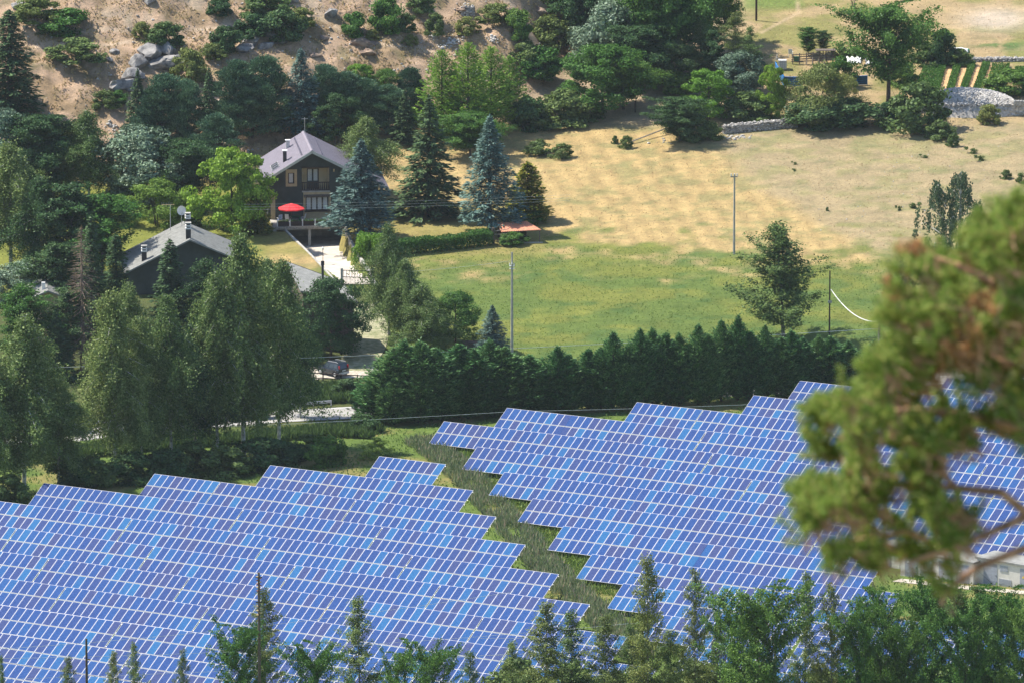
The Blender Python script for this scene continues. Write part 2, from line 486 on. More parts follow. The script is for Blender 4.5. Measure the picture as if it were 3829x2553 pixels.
def zone_colours(X, Y, Z):
    px, py = projv(X, Y, Z)
    n1 = fbm(px / 130, py / 26, 31); n2 = fbm(px / 45, py / 12, 37)
    field = np.array([.14, .21, .05]); 
    c = np.tile(field, (len(X), 1))
    dry = sstep(.50, .66, fbm(X / 6, Y / 6, 41))
    c = lerp3(c, (.33, .27, .11), dry * .75)
    # undergrowth left of the road and under the birches
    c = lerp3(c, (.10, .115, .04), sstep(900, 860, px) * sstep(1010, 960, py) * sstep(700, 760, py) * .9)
    # meadow beyond the hedge
    mead = sstep(878, 884, Y)
    lim = np.interp(px, [900, 1250, 1500, 1700, 2000, 2300], [585, 560, 565, 592, 590, 615])
    lush = np.array([.145, .205, .055])
    dryc = np.array([.53, .385, .185])
    t = sstep(-40, 60, py - lim + (n1 - .5) * 150 + (n2 - .5) * 150)
    m = np.tile(dryc, (len(X), 1))
    # right part of the meadow is paler and greyer, mown stripes left of it
    rt = sstep(-40, 60, px - np.interp(py, [300, 450, 560, 640], [1560, 1770, 1950, 2100]) + (n1 - .5) * 80)
    m = lerp3(m, (.43, .34, .205), rt)
    st = .5 + .5 * np.sin((px - (py - 300) * .62) / 7.5 + n1 * 2.5)
    m = m * (1 + (1 - rt) * (st - .5) * .22)[:, None]
    m = lerp3(m, (.30, .29, .13), sstep(.50, .68, n2) * .6)
    m = lerp3(m, (.20, .24, .11), sstep(.60, .74, fbm(px / 34, py / 8, 57)) * .4)
    m = lerp3(m, lush, t)
    m = lerp3(m, (.27, .27, .065), sstep(.45, .7, n1) * t * .6)
    m = lerp3(m, (.09, .17, .055), sstep(.58, .72, fbm(px / 60, py / 14, 53)) * t * .6)
    # upper fields
    up = sstep(300, 262, py + (n1 - .5) * 10)
    m = lerp3(m, (.47, .35, .20), up)
    m = lerp3(m, (.24, .25, .08), up * sstep(1300, 1600, px) * sstep(.42, .62, fbm(px / 90, py / 22, 61)) * .8)
    m = lerp3(m, (.20, .26, .075), sstep(28, 12, py) * sstep(1690, 1720, px) * sstep(1860, 1830, px))
    m = lerp3(m, (.52, .42, .34), up * sstep(1760, 1600, px) * .45)
    pale = np.exp(-(((px - 2290) / 75) ** 2 + ((py - 45) / 24) ** 2))
    m = lerp3(m, (.60, .50, .40), np.clip(pale * 1.3, 0, 1))
    weeds = np.exp(-(((px - 2300) / 60) ** 2 + ((py - 105) / 14) ** 2)) * sstep(.35, .6, n2)
    m = lerp3(m, (.13, .20, .07), np.clip(weeds * 1.4, 0, 1))
    # lawn round the houses
    lawn = sstep(1270, 1240, px) * sstep(455, 480, py) * sstep(600, 575, py)
    m = lerp3(m, (.33, .29, .10), lawn * .8)
    lawn2 = sstep(640, 560, px) * sstep(400, 440, py)
    m = lerp3(m, (.24, .26, .06), lawn2)
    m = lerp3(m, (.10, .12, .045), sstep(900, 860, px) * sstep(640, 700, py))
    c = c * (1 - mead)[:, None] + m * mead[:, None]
    # rocky hillside
    hm = sstep(.5, 4, hill(X, Y))
    hc = np.tile(np.array([.54, .385, .275]), (len(X), 1))
    hc = lerp3(hc, (.34, .245, .15), sstep(.45, .65, fbm(X / 3, Y / 3, 71)) * .8)
    hc = lerp3(hc, (.22, .20, .10), sstep(.60, .75, fbm(X / 1.5, Y / 1.5, 79)) * .7)
    hc = lerp3(hc, (.55, .44, .34), sstep(.60, .72, fbm(X / 5, Y / 5, 83)) * .7)
    for pts in ([(40, 125), (160, 78), (230, 68), (330, 72), (460, 70), (590, 50)], [(770, 60), (800, 88), (860, 100), (960, 112), (1010, 125)],
                [(230, 112), (200, 150)], [(850, 0), (862, 30), (865, 70)], [(240, 105), (300, 96), (350, 92)]):
        d = seg_dist(px, py, pts)
        hc = lerp3(hc, (.62, .48, .36), sstep(6, 2, d) * .9)
    c = c * (1 - hm)[:, None] + hc * hm[:, None]
    # bare track running up the top field and worn ground in the lower lane
    d = seg_dist(px, py, [(1834, 0), (1834, 30), (1750, 75)])
    c = lerp3(c, (.55, .42, .27), sstep(4, 1.5, d) * .8)
    return np.clip(c, 0, 1)

def make_ground():
    xs = np.concatenate([[-3000, -1500, -800, -400, -250, -160, -120, -95], np.arange(-80, 80.01, .5), [95, 120, 160, 250, 400, 800, 1500, 3000]])
    ys = np.concatenate([[-3000, -1000, -300, 0, 30, 60, 90, 150, 250, 350, 450, 550, 600, 640], np.arange(670, 880, 1.0), np.arange(880, 980, .6), np.arange(980, 1048, .4), np.arange(1048, 1120, .8), [1125, 1135, 1150, 1180, 1230, 1300, 1500, 2000, 3000]])
    XX, YY = np.meshgrid(xs, ys)
    X = XX.ravel(); Y = YY.ravel()
    Yc = np.clip(Y, -60, 1300); Z = H(X, Yc)
    Z = np.where(Y > 1300, Z + (Y - 1300) * .3, Z)
    nx, ny = len(xs), len(ys)
    i = np.arange((ny - 1) * (nx - 1)); r = i // (nx - 1); q = i % (nx - 1)
    a = r * nx + q
    F = np.stack([a, a + 1, a + nx + 1, a + nx], 1)
    me = npmesh('ground', np.stack([X, Y, Z], 1), F)
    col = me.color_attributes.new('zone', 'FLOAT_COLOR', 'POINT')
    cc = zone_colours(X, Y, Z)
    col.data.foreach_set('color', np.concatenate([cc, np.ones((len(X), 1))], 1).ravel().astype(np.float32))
    return link('ground', me, M['ground'], smooth=True, kind='structure')

def npmesh(name, V_, F_):
    me = bpy.data.meshes.new(name)
    nf, k = F_.shape
    me.vertices.add(len(V_)); me.loops.add(nf * k); me.polygons.add(nf)
    me.vertices.foreach_set('co', np.ascontiguousarray(V_, np.float32).ravel())
    me.loops.foreach_set('vertex_index', np.ascontiguousarray(F_, np.int32).ravel())
    me.polygons.foreach_set('loop_start', np.arange(0, nf * k, k, dtype=np.int32))
    me.polygons.foreach_set('loop_total', np.full(nf, k, np.int32))
    me.update(calc_edges=True)
    return me

make_ground()

def strip(name, pts, w, mat, dz=.03, kind='structure', n=120, parent=None, wfun=None):
    """a sheet following a line of ground points, laid just above the ground"""
    P_ = [Vector(p) for p in pts]
    L_ = [0]
    for a, b in zip(P_[:-1], P_[1:]): L_.append(L_[-1] + (b - a).length)
    vs = []; 
    cols = 5
    for i in range(n + 1):
        s = L_[-1] * i / n
        j = max(0, min(len(P_) - 2, int(np.searchsorted(L_, s) - 1)))
        t = (s - L_[j]) / max(1e-6, L_[j + 1] - L_[j])
        c = P_[j].lerp(P_[j + 1], t)
        # smoothed direction
        j0, j1 = max(0, j - (t < .5)), min(len(P_) - 1, j + 1 + (t >= .5))
        d = (P_[j1] - P_[j0]); d.z = 0; d.normalize()
        nrm = Vector((-d.y, d.x, 0))
        ww = wfun(i / n) if wfun else w
        zc = gz(c.x, c.y)
        for q in range(cols):
            p = c + nrm * (ww * (q / (cols - 1) - .5))
            vs.append((p.x, p.y, min(max(gz(p.x, p.y), zc - .3), zc + .12) + dz))
    fs = []
    for i in range(n):
        for q in range(cols - 1):
            a = i * cols + q
            fs.append((a, a + cols, a + cols + 1, a + 1))
    mb = MB(); mb.add(vs, fs)
    o = mb.build(name, mat, parent, smooth=True, kind=kind)
    return o

# road, parking, driveway and paths
ROADP = [(-160, 1040), (0, 1018), (130, 1005), (260, 990), (400, 976), (560, 963), (700, 954), (838, 947), (1000, 938), (1200, 925), (1450, 905), (1700, 892), (2050, 872), (2420, 850)]
RP = [g(*p) for p in ROADP]
strip('road', RP, 6.4, M['asphalt'], .05, n=200)
def offset(pts, d):
    out = []
    for i, p in enumerate(pts):
        a = pts[max(0, i - 1)]; b = pts[min(len(pts) - 1, i + 1)]
        t = (b - a); t.z = 0; t.normalize()
        q = p + Vector((-t.y, t.x, 0)) * d
        q.z = gz(q.x, q.y)
        out.append(q)
    return out
strip('road_marking', offset(RP, 2.75), .16, M['paint'], .075, n=200)
strip('road_marking', offset(RP, -2.75), .16, M['paint'], .075, n=200)
strip('road_marking', offset(RP, 0), .14, M['paint'], .075, n=200)
strip('parking_area', [g(640, 862), g(742, 856), g(860, 852), g(960, 850)], 5.2, M['gravel'], .06, n=50)
strip('driveway', [Vector((-23.3, 957.2, 0)), Vector((-21.2, 948, 0)), Vector((-19.3, 940, 0)), Vector((-17.9, 932, 0))], 5, M['paving'], .05, n=60,
      wfun=lambda t: 5.9 - 2.8 * t)
M['grassgravel'] = pmat('grassy_gravel', (.36, .33, .22), .95, var=.2, scale=1.6, bump=.5, bscale=14, col2=(.15, .18, .07))
strip('gravel_path', [g(826, 700), g(838, 722), g(846, 760), g(838, 800), g(822, 838), g(812, 852)], 4.5, M['grassgravel'], .07, n=50, wfun=lambda t: 3.2 + 1.6 * math.sin(t * 3))

# ------------------------------------------------------------------ foliage
def frames(nrm):
    t = rng.normal(size=nrm.shape)
    t -= nrm * (t * nrm).sum(1, keepdims=True)
    t /= np.linalg.norm(t, axis=1, keepdims=True) + 1e-9
    return t, np.cross(nrm, t)

def leafgeo(C_, size, aspect=.55, outward=None, axis=None, axisw=1.0):
    """diamond leaves; outward biases their faces, axis fixes the long direction"""
    n = len(C_)
    nr = rng.normal(size=(n, 3))
    nr /= np.linalg.norm(nr, axis=1, keepdims=True)
    if outward is not None: nr = nr * .75 + outward * .7 + np.array([0, 0, .35])
    nr /= np.linalg.norm(nr, axis=1, keepdims=True) + 1e-9
    if axis is not None:
        t = axis + rng.normal(size=(n, 3)) * .25 * axisw
        t /= np.linalg.norm(t, axis=1, keepdims=True) + 1e-9
        b = np.cross(nr, t); b /= np.linalg.norm(b, axis=1, keepdims=True) + 1e-9
    else:
        t, b = frames(nr)
    s = (size * (.65 + .7 * rng.random(n)))[:, None]
    V_ = np.stack([C_ + t * s, C_ + b * s * aspect, C_ - t * s, C_ - b * s * aspect], 1)
    return V_.reshape(-1, 3)

def leafmesh(name, Vs):
    V_ = np.concatenate(Vs) if isinstance(Vs, list) else Vs
    return npmesh(name, V_, np.arange(len(V_)).reshape(-1, 4))

class Tree:
    """prototype: crown mesh (leaves) + trunk mesh, made once at real size"""
    def __init__(s, crown, trunk, h, w, cm, tm):
        s.crown, s.trunk, s.h, s.w, s.cm, s.tm = crown, trunk, h, w, cm, tm
        if crown is not None:
            crown.materials.clear(); crown.materials.append(cm)
        if trunk is not None and not trunk.materials: trunk.materials.append(tm)

def clump_tree(name, h, w, cm, tm, lo=.2, prof=None, ncl=70, nl=150, cr=.6, leaf=.14, flat=.7, shell=.5, lob=.3, droop=0.0, asp=.6, limbs=14, tr=.018, stems=1, axis=None, gap=1.0):
    prof = prof or (lambda t: math.sin(math.pi * min(1, max(0, t)) ** .8) ** .6)
    ncl = int(ncl * 1.35); nl = int(nl * 1.35); leaf *= 1.0; cr *= 1.15
    ph = rng.random(6) * 6.28
    C_ = []
    Vs = []
    for i in range(ncl):
        t = (i + rng.random()) / ncl
        a = rng.random() * 6.283
        lobe = 1 + lob * (math.sin(2 * a + ph[0] + 3 * t) * .5 + math.sin(3 * a + ph[1] - 5 * t) * .35 + math.sin(5 * a + ph[2] + 9 * t) * .25)
        Rr = w / 2 * prof(t) * lobe
        r = Rr * (shell + (1 - shell) * math.sqrt(rng.random()))
        if rng.random() < .18: r *= .4
        z = h * (lo + (1 - lo) * t) - cr * .4
        C_.append((r * math.cos(a), r * math.sin(a), z))
    C_ = np.array(C_)
    C_[:, 2] = np.minimum(C_[:, 2], h - cr * .6)
    for c in C_:
        k = int(nl * (.5 + rng.random()))
        q = cr * (.6 + .8 * rng.random())
        d = rng.normal(size=(k, 3)); d /= np.linalg.norm(d, axis=1, keepdims=True)
        p = d * (rng.random((k, 1)) ** .4) * q * np.array([1, 1, flat])
        if droop: p[:, 2] -= droop * rng.random(k) ** 1.5 * np.abs(p[:, :2]).sum(1) * 1.2 + droop * .3 * rng.random(k)
        o = c * np.array([1, 1, 0]); o = o / (np.linalg.norm(o) + 1e-6)
        outw = d * .7 + o * .5
        pc = c + p
        pc[:, 2] = np.maximum(pc[:, 2], .05)
        Vs.append(leafgeo(pc, leaf, asp, outw, axis=None if axis is None else np.tile(axis, (k, 1)) + outw * .4))
    crown = leafmesh(name + '_crown', Vs)
    mb = MB()
    lean = rng.normal(size=2) * .015 * h
    for sidx in range(stems):
        bx, by = (0, 0) if stems == 1 else (rng.normal() * .25, rng.normal() * .25)
        ex, ey = (lean[0], lean[1]) if stems == 1 else (rng.normal() * w * .22, rng.normal() * w * .22)
        pts = [(bx, by, -.5), (bx, by, h * .02), (bx * .8 + ex * .3, by * .8 + ey * .3, h * .35), (ex * .7, ey * .7, h * .65), (ex, ey, h * .93)]
        rr = h * tr / (stems ** .4)
        mb.poly(pts, [rr * 1.3, rr, rr * .75, rr * .4, rr * .08], 6)
    if limbs:
        for c in C_[rng.permutation(len(C_))[:limbs]]:
            z0 = max(h * lo * .7, c[2] - h * .16)
            f = z0 / h
            p0 = Vector((lean[0] * f, lean[1] * f, z0)); p1 = Vector(c)
            mid = p0.lerp(p1, .5) + Vector((0, 0, h * .02))
            mb.poly([p0, mid, p1], [h * tr * .38, h * tr * .25, h * tr * .06], 4)
    trunk = mb.mesh(name + '_trunk')
    return Tree(crown, trunk, h, w, cm, tm)

def conifer(name, h, w, cm, tm, lo=.06, dz=.42, nb=9, dens=26, leaf=.16, droop=.35, up=0.0, asp=.35, prof=None, skirt=.55, hang=True, dead=0.0):
    """whorled branches carrying hanging sprays"""
    prof = prof or (lambda t: (1 - t) ** .85)
    Vs = []; mb = MB()
    mb.poly([(0, 0, -.5), (0, 0, h * .3), (0, 0, h * .7), (0, 0, h * .99)], [h * .016, h * .012, h * .007, .02], 6)
    z = h * lo
    while z < h * .985:
        t = (z / h - lo) / (1 - lo)
        L0 = w / 2 * prof(t)
        n = max(4, int(nb * (1.0 - .35 * t)))
        a0 = rng.random() * 6.28
        for i in range(n):
            a = a0 + 6.283 * i / n + rng.normal() * .25
            L_ = L0 * (.65 + .5 * rng.random())
            if rng.random() < dead: 
                p1 = (math.cos(a) * L_, math.sin(a) * L_, z - L_ * .25)
                mb.poly([(0, 0, z), p1], [.035, .008], 3)
                continue
            k = max(5, int(dens * (L_ + .35)))
            s = rng.random(k) ** .65
            r = s * L_
            side = rng.normal(size=k) * (.10 * L_ + .12) * (1.1 - s * .6)
            zz = z + up * r - droop * (r ** 1.25) * .45 + .10 * np.maximum(0, s - .7) * L_
            if hang: zz = zz - rng.random(k) ** 1.4 * (.22 + .30 * (1 - t)) * (.4 + .6 * s)
            else: zz = zz + rng.normal(size=k) * .12
            dx, dy = math.cos(a), math.sin(a)
            p = np.stack([dx * r - dy * side, dy * r + dx * side, zz], 1)
            ax = np.tile(np.array([dx, dy, up - droop * .7]), (k, 1)) + np.stack([-dy * side, dx * side, np.zeros(k)], 1) * 1.5
            ax /= np.linalg.norm(ax, axis=1, keepdims=True)
            Vs.append(leafgeo(p, leaf * (.8 + .4 * (1 - t)), asp, np.tile(np.array([dx * .4, dy * .4, .8]), (k, 1)), axis=ax))
            if rng.random() < .35:
                mb.poly([(0, 0, z), (dx * L_ * .8, dy * L_ * .8, z + up * L_ * .8 - droop * L_ * .35)], [.05 * (1 - t) + .015, .01], 3)
        z += dz * (.75 + .5 * rng.random()) * (1 - .45 * t)
    tp = np.stack([rng.normal(size=30) * .05, rng.normal(size=30) * .05, h - rng.random(30) * .6], 1)
    Vs.append(leafgeo(tp, leaf * .7, asp, None, axis=np.tile(np.array([0, 0, 1.]), (30, 1))))
    crown = leafmesh(name + '_crown', Vs)
    return Tree(crown, mb.mesh(name + '_trunk'), h, w, cm, tm)

def branchy(name, h, w, cm, tm, lo=.2, prof=None, nb=110, lpm=70, spread=.22, leaf=.09, asp=.6, up=.8, droop=.3, tr=.010, stems=1, hang=0.0, zs=1.0):
    """crown carried by many separate limbs; leaves crowd along the outer half of each"""
    prof = prof or (lambda t: math.sin(math.pi * min(1, t * .9 + .1)) ** .8)
    Vs = []; mb = MB()
    ph = rng.random(4) * 6.28
    stem = []
    for k in range(stems):
        ex, ey = rng.normal(size=2) * (.02 * h if stems == 1 else .14 * w)
        pts = [Vector((0, 0, -.5)), Vector((ex * .1, ey * .1, h * .05)), Vector((ex * .5, ey * .3, h * .35)), Vector((ex * .8, ey * .9, h * .7)), Vector((ex, ey, h * (.97 if k == 0 else .8)))]
        rr = h * tr / (stems ** .5)
        mb.poly(pts, [rr * 1.35, rr, rr * .72, rr * .4, rr * .08], 6); stem.append(pts)
    def trunkat(pts, z):
        for a, b in zip(pts[:-1], pts[1:]):
            if z <= b.z: return a.lerp(b, (z - a.z) / (b.z - a.z))
        return pts[-1]
    for i in range(nb):
        t = ((i + rng.random()) / nb) ** .9
        pts = stem[rng.integers(stems)]
        z0 = min(h * (lo + (.97 - lo) * t), pts[-1].z)
        b = np.array(trunkat(pts, z0))
        a = rng.random() * 6.28
        lobe = 1 + .32 * math.sin(2 * a + ph[0] + 5 * t) + .22 * math.sin(3 * a + ph[1] - 9 * t)
        L_ = max(.35, w / 2 * prof(t) * lobe * (.45 + .75 * rng.random()))
        n = int(lpm * (L_ + .25) * (.6 + .8 * rng.random()))
        s = .18 + .86 * rng.random(n) ** .75
        dx, dy = math.cos(a), math.sin(a)
        bend = rng.normal() * .25
        def P_(s_): 
            r = L_ * s_
            return np.stack([b[0] + dx * r - dy * bend * r * s_, b[1] + dy * r + dx * bend * r * s_, b[2] + zs * (up * r - droop * r * s_ * 1.4)], -1)
        sg = spread * (.55 + .5 * np.sin(s * 9 + ph[2] + i) ** 2)[:, None]
        p = P_(s) + rng.normal(size=(n, 3)) * sg * np.array([1, 1, .8])
        if hang: p[:, 2] -= rng.random(n) ** 1.6 * hang * (.4 + s)
        p[:, 2] = np.clip(p[:, 2], .1, h + .1)
        ax = None
        if hang: ax = np.tile(np.array([0, 0, -1.]), (n, 1)) + rng.normal(size=(n, 3)) * .7
        Vs.append(leafgeo(p, leaf, asp, np.tile(np.array([dx * .6, dy * .6, .5]), (n, 1)), axis=ax))
        if i % 2 == 0:
            q = P_(np.array([0, .5, .95]))
            mb.poly([Vector(v) for v in q], [h * tr * .3 * (1 - t * .6), h * tr * .16, h * tr * .05], 4)
    return Tree(leafmesh(name + '_crown', Vs), mb.mesh(name + '_trunk'), h, w, cm, tm)

def weeping(name, h, w, cm, tm):
    Vs = []; mb = MB()
    mb.poly([(0, 0, -.5), (.1, 0, h * .4), (0, .1, h * .8), (0, 0, h * .98)], [.22, .16, .08, .02], 6)
    for i in range(210):
        t = rng.random() ** .8
        a = rng.random() * 6.28
        peak = 0 if rng.random() < .62 else 1
        cx_ = (0, w * .30)[peak]; ht = h * (1, .93)[peak]
        Rr = w * .42 * (1 - t) ** .7 + .25
        r = Rr * (.35 + .65 * rng.random())
        z = ht * (.22 + .78 * t)
        L_ = (1.0 + 2.4 * rng.random()) * (1 - .55 * t)
        k = int(26 * L_ + 14)
        s = rng.random(k)
        sway = rng.normal(size=2) * .12
        p = np.stack([cx_ + r * math.cos(a) + sway[0] * s + rng.normal(size=k) * .10, r * math.sin(a) + sway[1] * s + rng.normal(size=k) * .10, z - s * L_], 1)
        p[:, 2] = np.maximum(p[:, 2], .3)
        Vs.append(leafgeo(p, .11, .5, None, axis=np.tile(np.array([0, 0, -1.]), (k, 1))))
        if i % 7 == 0: mb.poly([(cx_ * .6, 0, z - 1.2), (cx_ + r * math.cos(a) * .6, r * math.sin(a) * .6, z), (cx_ + r * math.cos(a), r * math.sin(a), z - .3)], [.06, .04, .015], 4)
    return Tree(leafmesh(name + '_crown', Vs), mb.mesh(name + '_trunk'), h, w, cm, tm)

def bush_tree(name, h, w, cm, ncl=26, nl=150, cr=.5, leaf=.12, **kw):
    kw.setdefault('limbs', 8); kw.setdefault('stems', 3)
    return clump_tree(name, h, w, cm, M['bark'], lo=.05, prof=lambda t: math.sqrt(max(0, 1 - (max(0, t - .15) / .85) ** 2)) * (.85 + .15 * min(1, t * 4)), ncl=ncl, nl=nl, cr=cr, leaf=leaf, shell=.45, tr=.012, **kw)

ovoid = lambda t: (math.sin(math.pi * min(1, t * .86 + .12)) ** .75)
column = lambda t: .55 + .45 * math.sin(math.pi * t) if t < .85 else (1 - t) / .15 * .6 + .12
domed = lambda t: math.sqrt(max(0, 1 - (2 * t - .85) ** 2 * .72)) if t < 1 else .2
conic = lambda t: (1 - t) ** .7 * .95 + .06
PR = {}
PR['birch'] = [branchy('birch%d' % i, 19, 6.4, M['birch'], M['birchbark'], lo=.19, prof=lambda t: (.7 + .3 * math.sin(math.pi * min(1, t * 1.15 + .1))) * (1 if t < .62 else ((1.02 - t) / .4) ** .75), nb=165, lpm=108, spread=.36, leaf=.105, up=1.0, droop=.75, hang=1.0, tr=.009) for i in range(4)]
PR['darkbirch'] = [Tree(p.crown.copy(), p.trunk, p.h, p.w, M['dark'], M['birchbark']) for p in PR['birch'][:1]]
PR['broad'] = [clump_tree('broad0', 10, 8, M['broad'], M['bark'], lo=.18, prof=domed, ncl=85, nl=150, cr=.8, leaf=.13, shell=.5, lob=.3), branchy('broad1', 10, 8, M['broad'], M['bark'], lo=.15, prof=domed, nb=150, lpm=90, spread=.38, leaf=.125, up=.75, droop=.2, tr=.016)]
PR['bright'] = [clump_tree('bright', 9, 8, M['bright'], M['bark'], lo=.12, prof=domed, ncl=85, nl=150, cr=.75, leaf=.15, shell=.5)]
PR['dark'] = [branchy('darktree', 11, 8, M['dark'], M['bark'], lo=.1, prof=domed, nb=160, lpm=95, spread=.38, leaf=.13, up=.8, droop=.2, tr=.014), clump_tree('darktree1', 11, 8, M['dark'], M['bark'], lo=.14, prof=domed, ncl=90, nl=150, cr=.8, leaf=.13, shell=.5, lob=.45)]
PR['silver'] = [clump_tree('silver', 9, 7, M['silver'], M['barkgrey'], lo=.1, prof=domed, ncl=80, nl=130, cr=.8, leaf=.15, shell=.5)]
PR['poplar'] = [branchy('poplar%d' % i, 14, 6.0, M[('dark', 'broad')[i]], M['barkgrey'], lo=.12, prof=ovoid, nb=135, lpm=80, spread=.32, leaf=.13, up=.9, droop=.2) for i in range(2)]
PR['aspen'] = [branchy('aspen', 13, 6.5, M['bush'], M['barkgrey'], lo=.06, prof=lambda t: (1 - t) ** .72 * .95 + .08, nb=135, lpm=75, spread=.28, leaf=.105, up=.9, droop=.1, tr=.010)]
PR['airy'] = [branchy('airy%d' % i, 17, 6.5, M[('birch', 'olive')[i % 2]], M['barkgrey'], lo=.06, prof=lambda t: (1 - t) ** .7 * .95 + .06, nb=130, lpm=66, spread=.28, leaf=.095, up=1.0, droop=.25, tr=.006) for i in range(4)]
PR['ash'] = [branchy('ash%d' % i, 15, 8, M['broad'], M['bark'], lo=.10, prof=lambda t: math.sqrt(max(.03, 1 - (1.15 * t - .35) ** 2)), nb=130, lpm=66, spread=.30, leaf=.115, up=1.1, droop=.2, tr=.008, stems=5) for i in range(3)]
PR['bigash'] = [branchy('bigash', 9, 6.8, M['broad'], M['bark'], lo=.22, prof=ovoid, nb=130, lpm=85, spread=.34, leaf=.105, up=.8, droop=.1, tr=.02)]
PR['spruce'] = [conifer('spruce%d' % i, 14, 6, M['spruce'], M['bark'], leaf=.20, dz=.5, dens=24) for i in range(2)]
PR['bluespruce'] = [conifer('bluespruce', 12.5, 6, M['bluespruce'], M['bark'], lo=.12, dz=.42, nb=10, dens=28, leaf=.15, droop=.22, hang=False)]
PR['narrowspruce'] = [conifer('narrowspruce', 15, 4.4, M['spruce'], M['bark'], leaf=.18, dz=.48, dens=24, droop=.4, prof=lambda t: (1 - t) ** .6)]
PR['pine'] = [clump_tree('pine%d' % i, 11, 6.2, M['pine'], M['bark'], lo=.15, prof=lambda t: (1 - t) ** .45 * (.8 + .2 * t), ncl=90, nl=140, cr=.62, leaf=.16, asp=.28, shell=.4, lob=.35, axis=np.array([0, 0, .9])) for i in range(2)]
PR['larch'] = [conifer('larch%d' % i, 12, 7, M['larch'], M['bark'], leaf=.16, dz=.5, nb=8, dens=22, droop=-.05, up=.42, asp=.4, hang=False, prof=lambda t: (1 - t) ** .6) for i in range(2)]
PR['cypress'] = [conifer('cypress%d' % i, 7.6, 3.4, M['cypress'], M['bark'], lo=.02, dz=.27, nb=9, dens=26, leaf=.15, droop=-.2, up=.72, asp=.30, hang=False, prof=lambda t: (1 - t * .35) if t < .62 else .78 * ((1.0 - t) / .38) ** 1.15 + .02) for i in range(3)]
PR['thuja'] = [conifer('thuja', 7, 3.2, M['thuja'], M['bark'], lo=.02, dz=.28, nb=9, dens=30, leaf=.13, droop=.1, up=.3, asp=.45, hang=True, prof=lambda t: (1 - t) ** .5)]
PR['dead'] = [conifer('deadspruce', 15, 5, M['brown'], M['deadwood'], lo=.1, dz=.34, nb=9, dens=5, leaf=.10, droop=.25, dead=.72, prof=lambda t: (1 - t) ** .6)]
PR['weeping'] = [weeping('weeping', 11.5, 6.5, M['weeping'], M['birchbark'])]
PR['bush'] = [bush_tree('bush%d' % i, 3, 3.6, M['bush']) for i in range(2)]
PR['olivebush'] = [bush_tree('olivebush', 3, 3.8, M['olive'])]
PR['darkbush'] = [bush_tree('darkbush', 3, 3.4, M['dark'])]
PR['greenbush'] = [bush_tree('greenbush', 3, 3.4, M['broad'])]
PR['willow'] = [bush_tree('willow', 5, 5.5, M['willow'], ncl=45, nl=150, cr=.6, asp=.35)]
PR['olivewillow'] = [bush_tree('olivewillow', 6.5, 6.5, M['olive'], ncl=60, nl=150, cr=.7, asp=.4)]
PR['tuft'] = [clump_tree('tuft', .8, 1.2, M['bush'], None, lo=.05, prof=domed, ncl=6, nl=50, cr=.25, leaf=.07, limbs=0)]
for k_ in PR['tuft']: k_.trunk = None
NAMES = dict(birch=('birch_tree', 'tree'), darkbirch=('birch_tree', 'tree'), broad=('broadleaf_tree', 'tree'), bright=('maple_tree', 'tree'), dark=('broadleaf_tree', 'tree'),
             silver=('silvery_tree', 'tree'), poplar=('poplar_tree', 'tree'), aspen=('poplar_tree', 'tree'), airy=('young_birch', 'tree'), ash=('ash_tree', 'tree'), bigash=('ash_tree', 'tree'),
             spruce=('spruce_tree', 'tree'), bluespruce=('blue_spruce', 'tree'), narrowspruce=('spruce_tree', 'tree'), pine=('pine_tree', 'tree'), larch=('larch_tree', 'tree'),
             cypress=('cypress_tree', 'tree'), thuja=('golden_conifer', 'tree'), dead=('dead_spruce', 'tree'), weeping=('weeping_birch', 'tree'), bush=('bush', 'bush'), olivebush=('bush', 'bush'),
             darkbush=('bush', 'bush'), greenbush=('bush', 'bush'), willow=('willow_shrub', 'bush'), olivewillow=('willow_shrub', 'bush'), tuft=('weed_clump', 'plant'))
USED = {}
CONI = ('spruce', 'bluespruce', 'narrowspruce', 'cypress', 'thuja', 'dead', 'larch', 'weeping')
def plant(kind, px, by, ty, wpx, label, group=None, loc=None, hh=None, ww=None):
    L_ = PR[kind]
    if wpx and kind == 'pine': wpx *= 1.3
    if wpx and kind == 'birch': wpx *= .92
    i = USED.get(kind, 0); USED[kind] = i + 1
    p = L_[i % len(L_)]
    if loc is None: loc = g(px, by)
    if hh is None:
        top = at(px, ty, loc.y); hh = max(.3, top.z - loc.z)
    if ww is None: ww = wpx / ppm(loc.y) * (1.0 if kind in CONI else 1.12)
    nm, cat = NAMES[kind]
    o = thing(nm, label, cat, loc, random.uniform(0, 6.283), group)
    sx = ww / p.w; sz = hh / p.h
    if p.trunk is not None:
        t = link('trunk', p.trunk, None, o); t.scale = (sx, sx, sz)
    c = link('crown', p.crown, None, o); c.scale = (sx, sx, sz)
    return o

# ------------------------------------------------------------------ solar field
TAU = 0.624
PIT = 10.187
DWN = np.array([-math.cos(TAU) * SU, -math.cos(TAU) * CU, -math.sin(TAU)])
O3 = np.array([OX, OY, OZ])
MW, MH = 1.01, 1.66
nvec = Vector(np.cross(U / np.linalg.norm(U), DWN)).normalized()
if nvec.z < 0: nvec = -nvec
Uh = Vector(U).normalized(); Dh = Vector(DWN).normalized()
# module mesh: origin at its centre, x along the row, y down the slope, z out of the face
mb = MB()
fw, fh = .484, .815
mb.mat(0).box(-fw - .005, fw + .005, -fh, fh, -.04, 0)
gw, gh = .448, .780
mb.mat(1).add([(-gw, -gh, .004), (gw, -gh, .004), (gw, gh, .004), (-gw, gh, .004)], [(0, 1, 2, 3)])
MOD = mb.mesh('solar_panel'); MOD.materials.append(M['frame']); MOD.materials.append(M['cells'])
ROT = Matrix((Uh, -Dh, nvec)).transposed()      # columns
def corner(a, k): return O3 + a * U + k * PIT * V

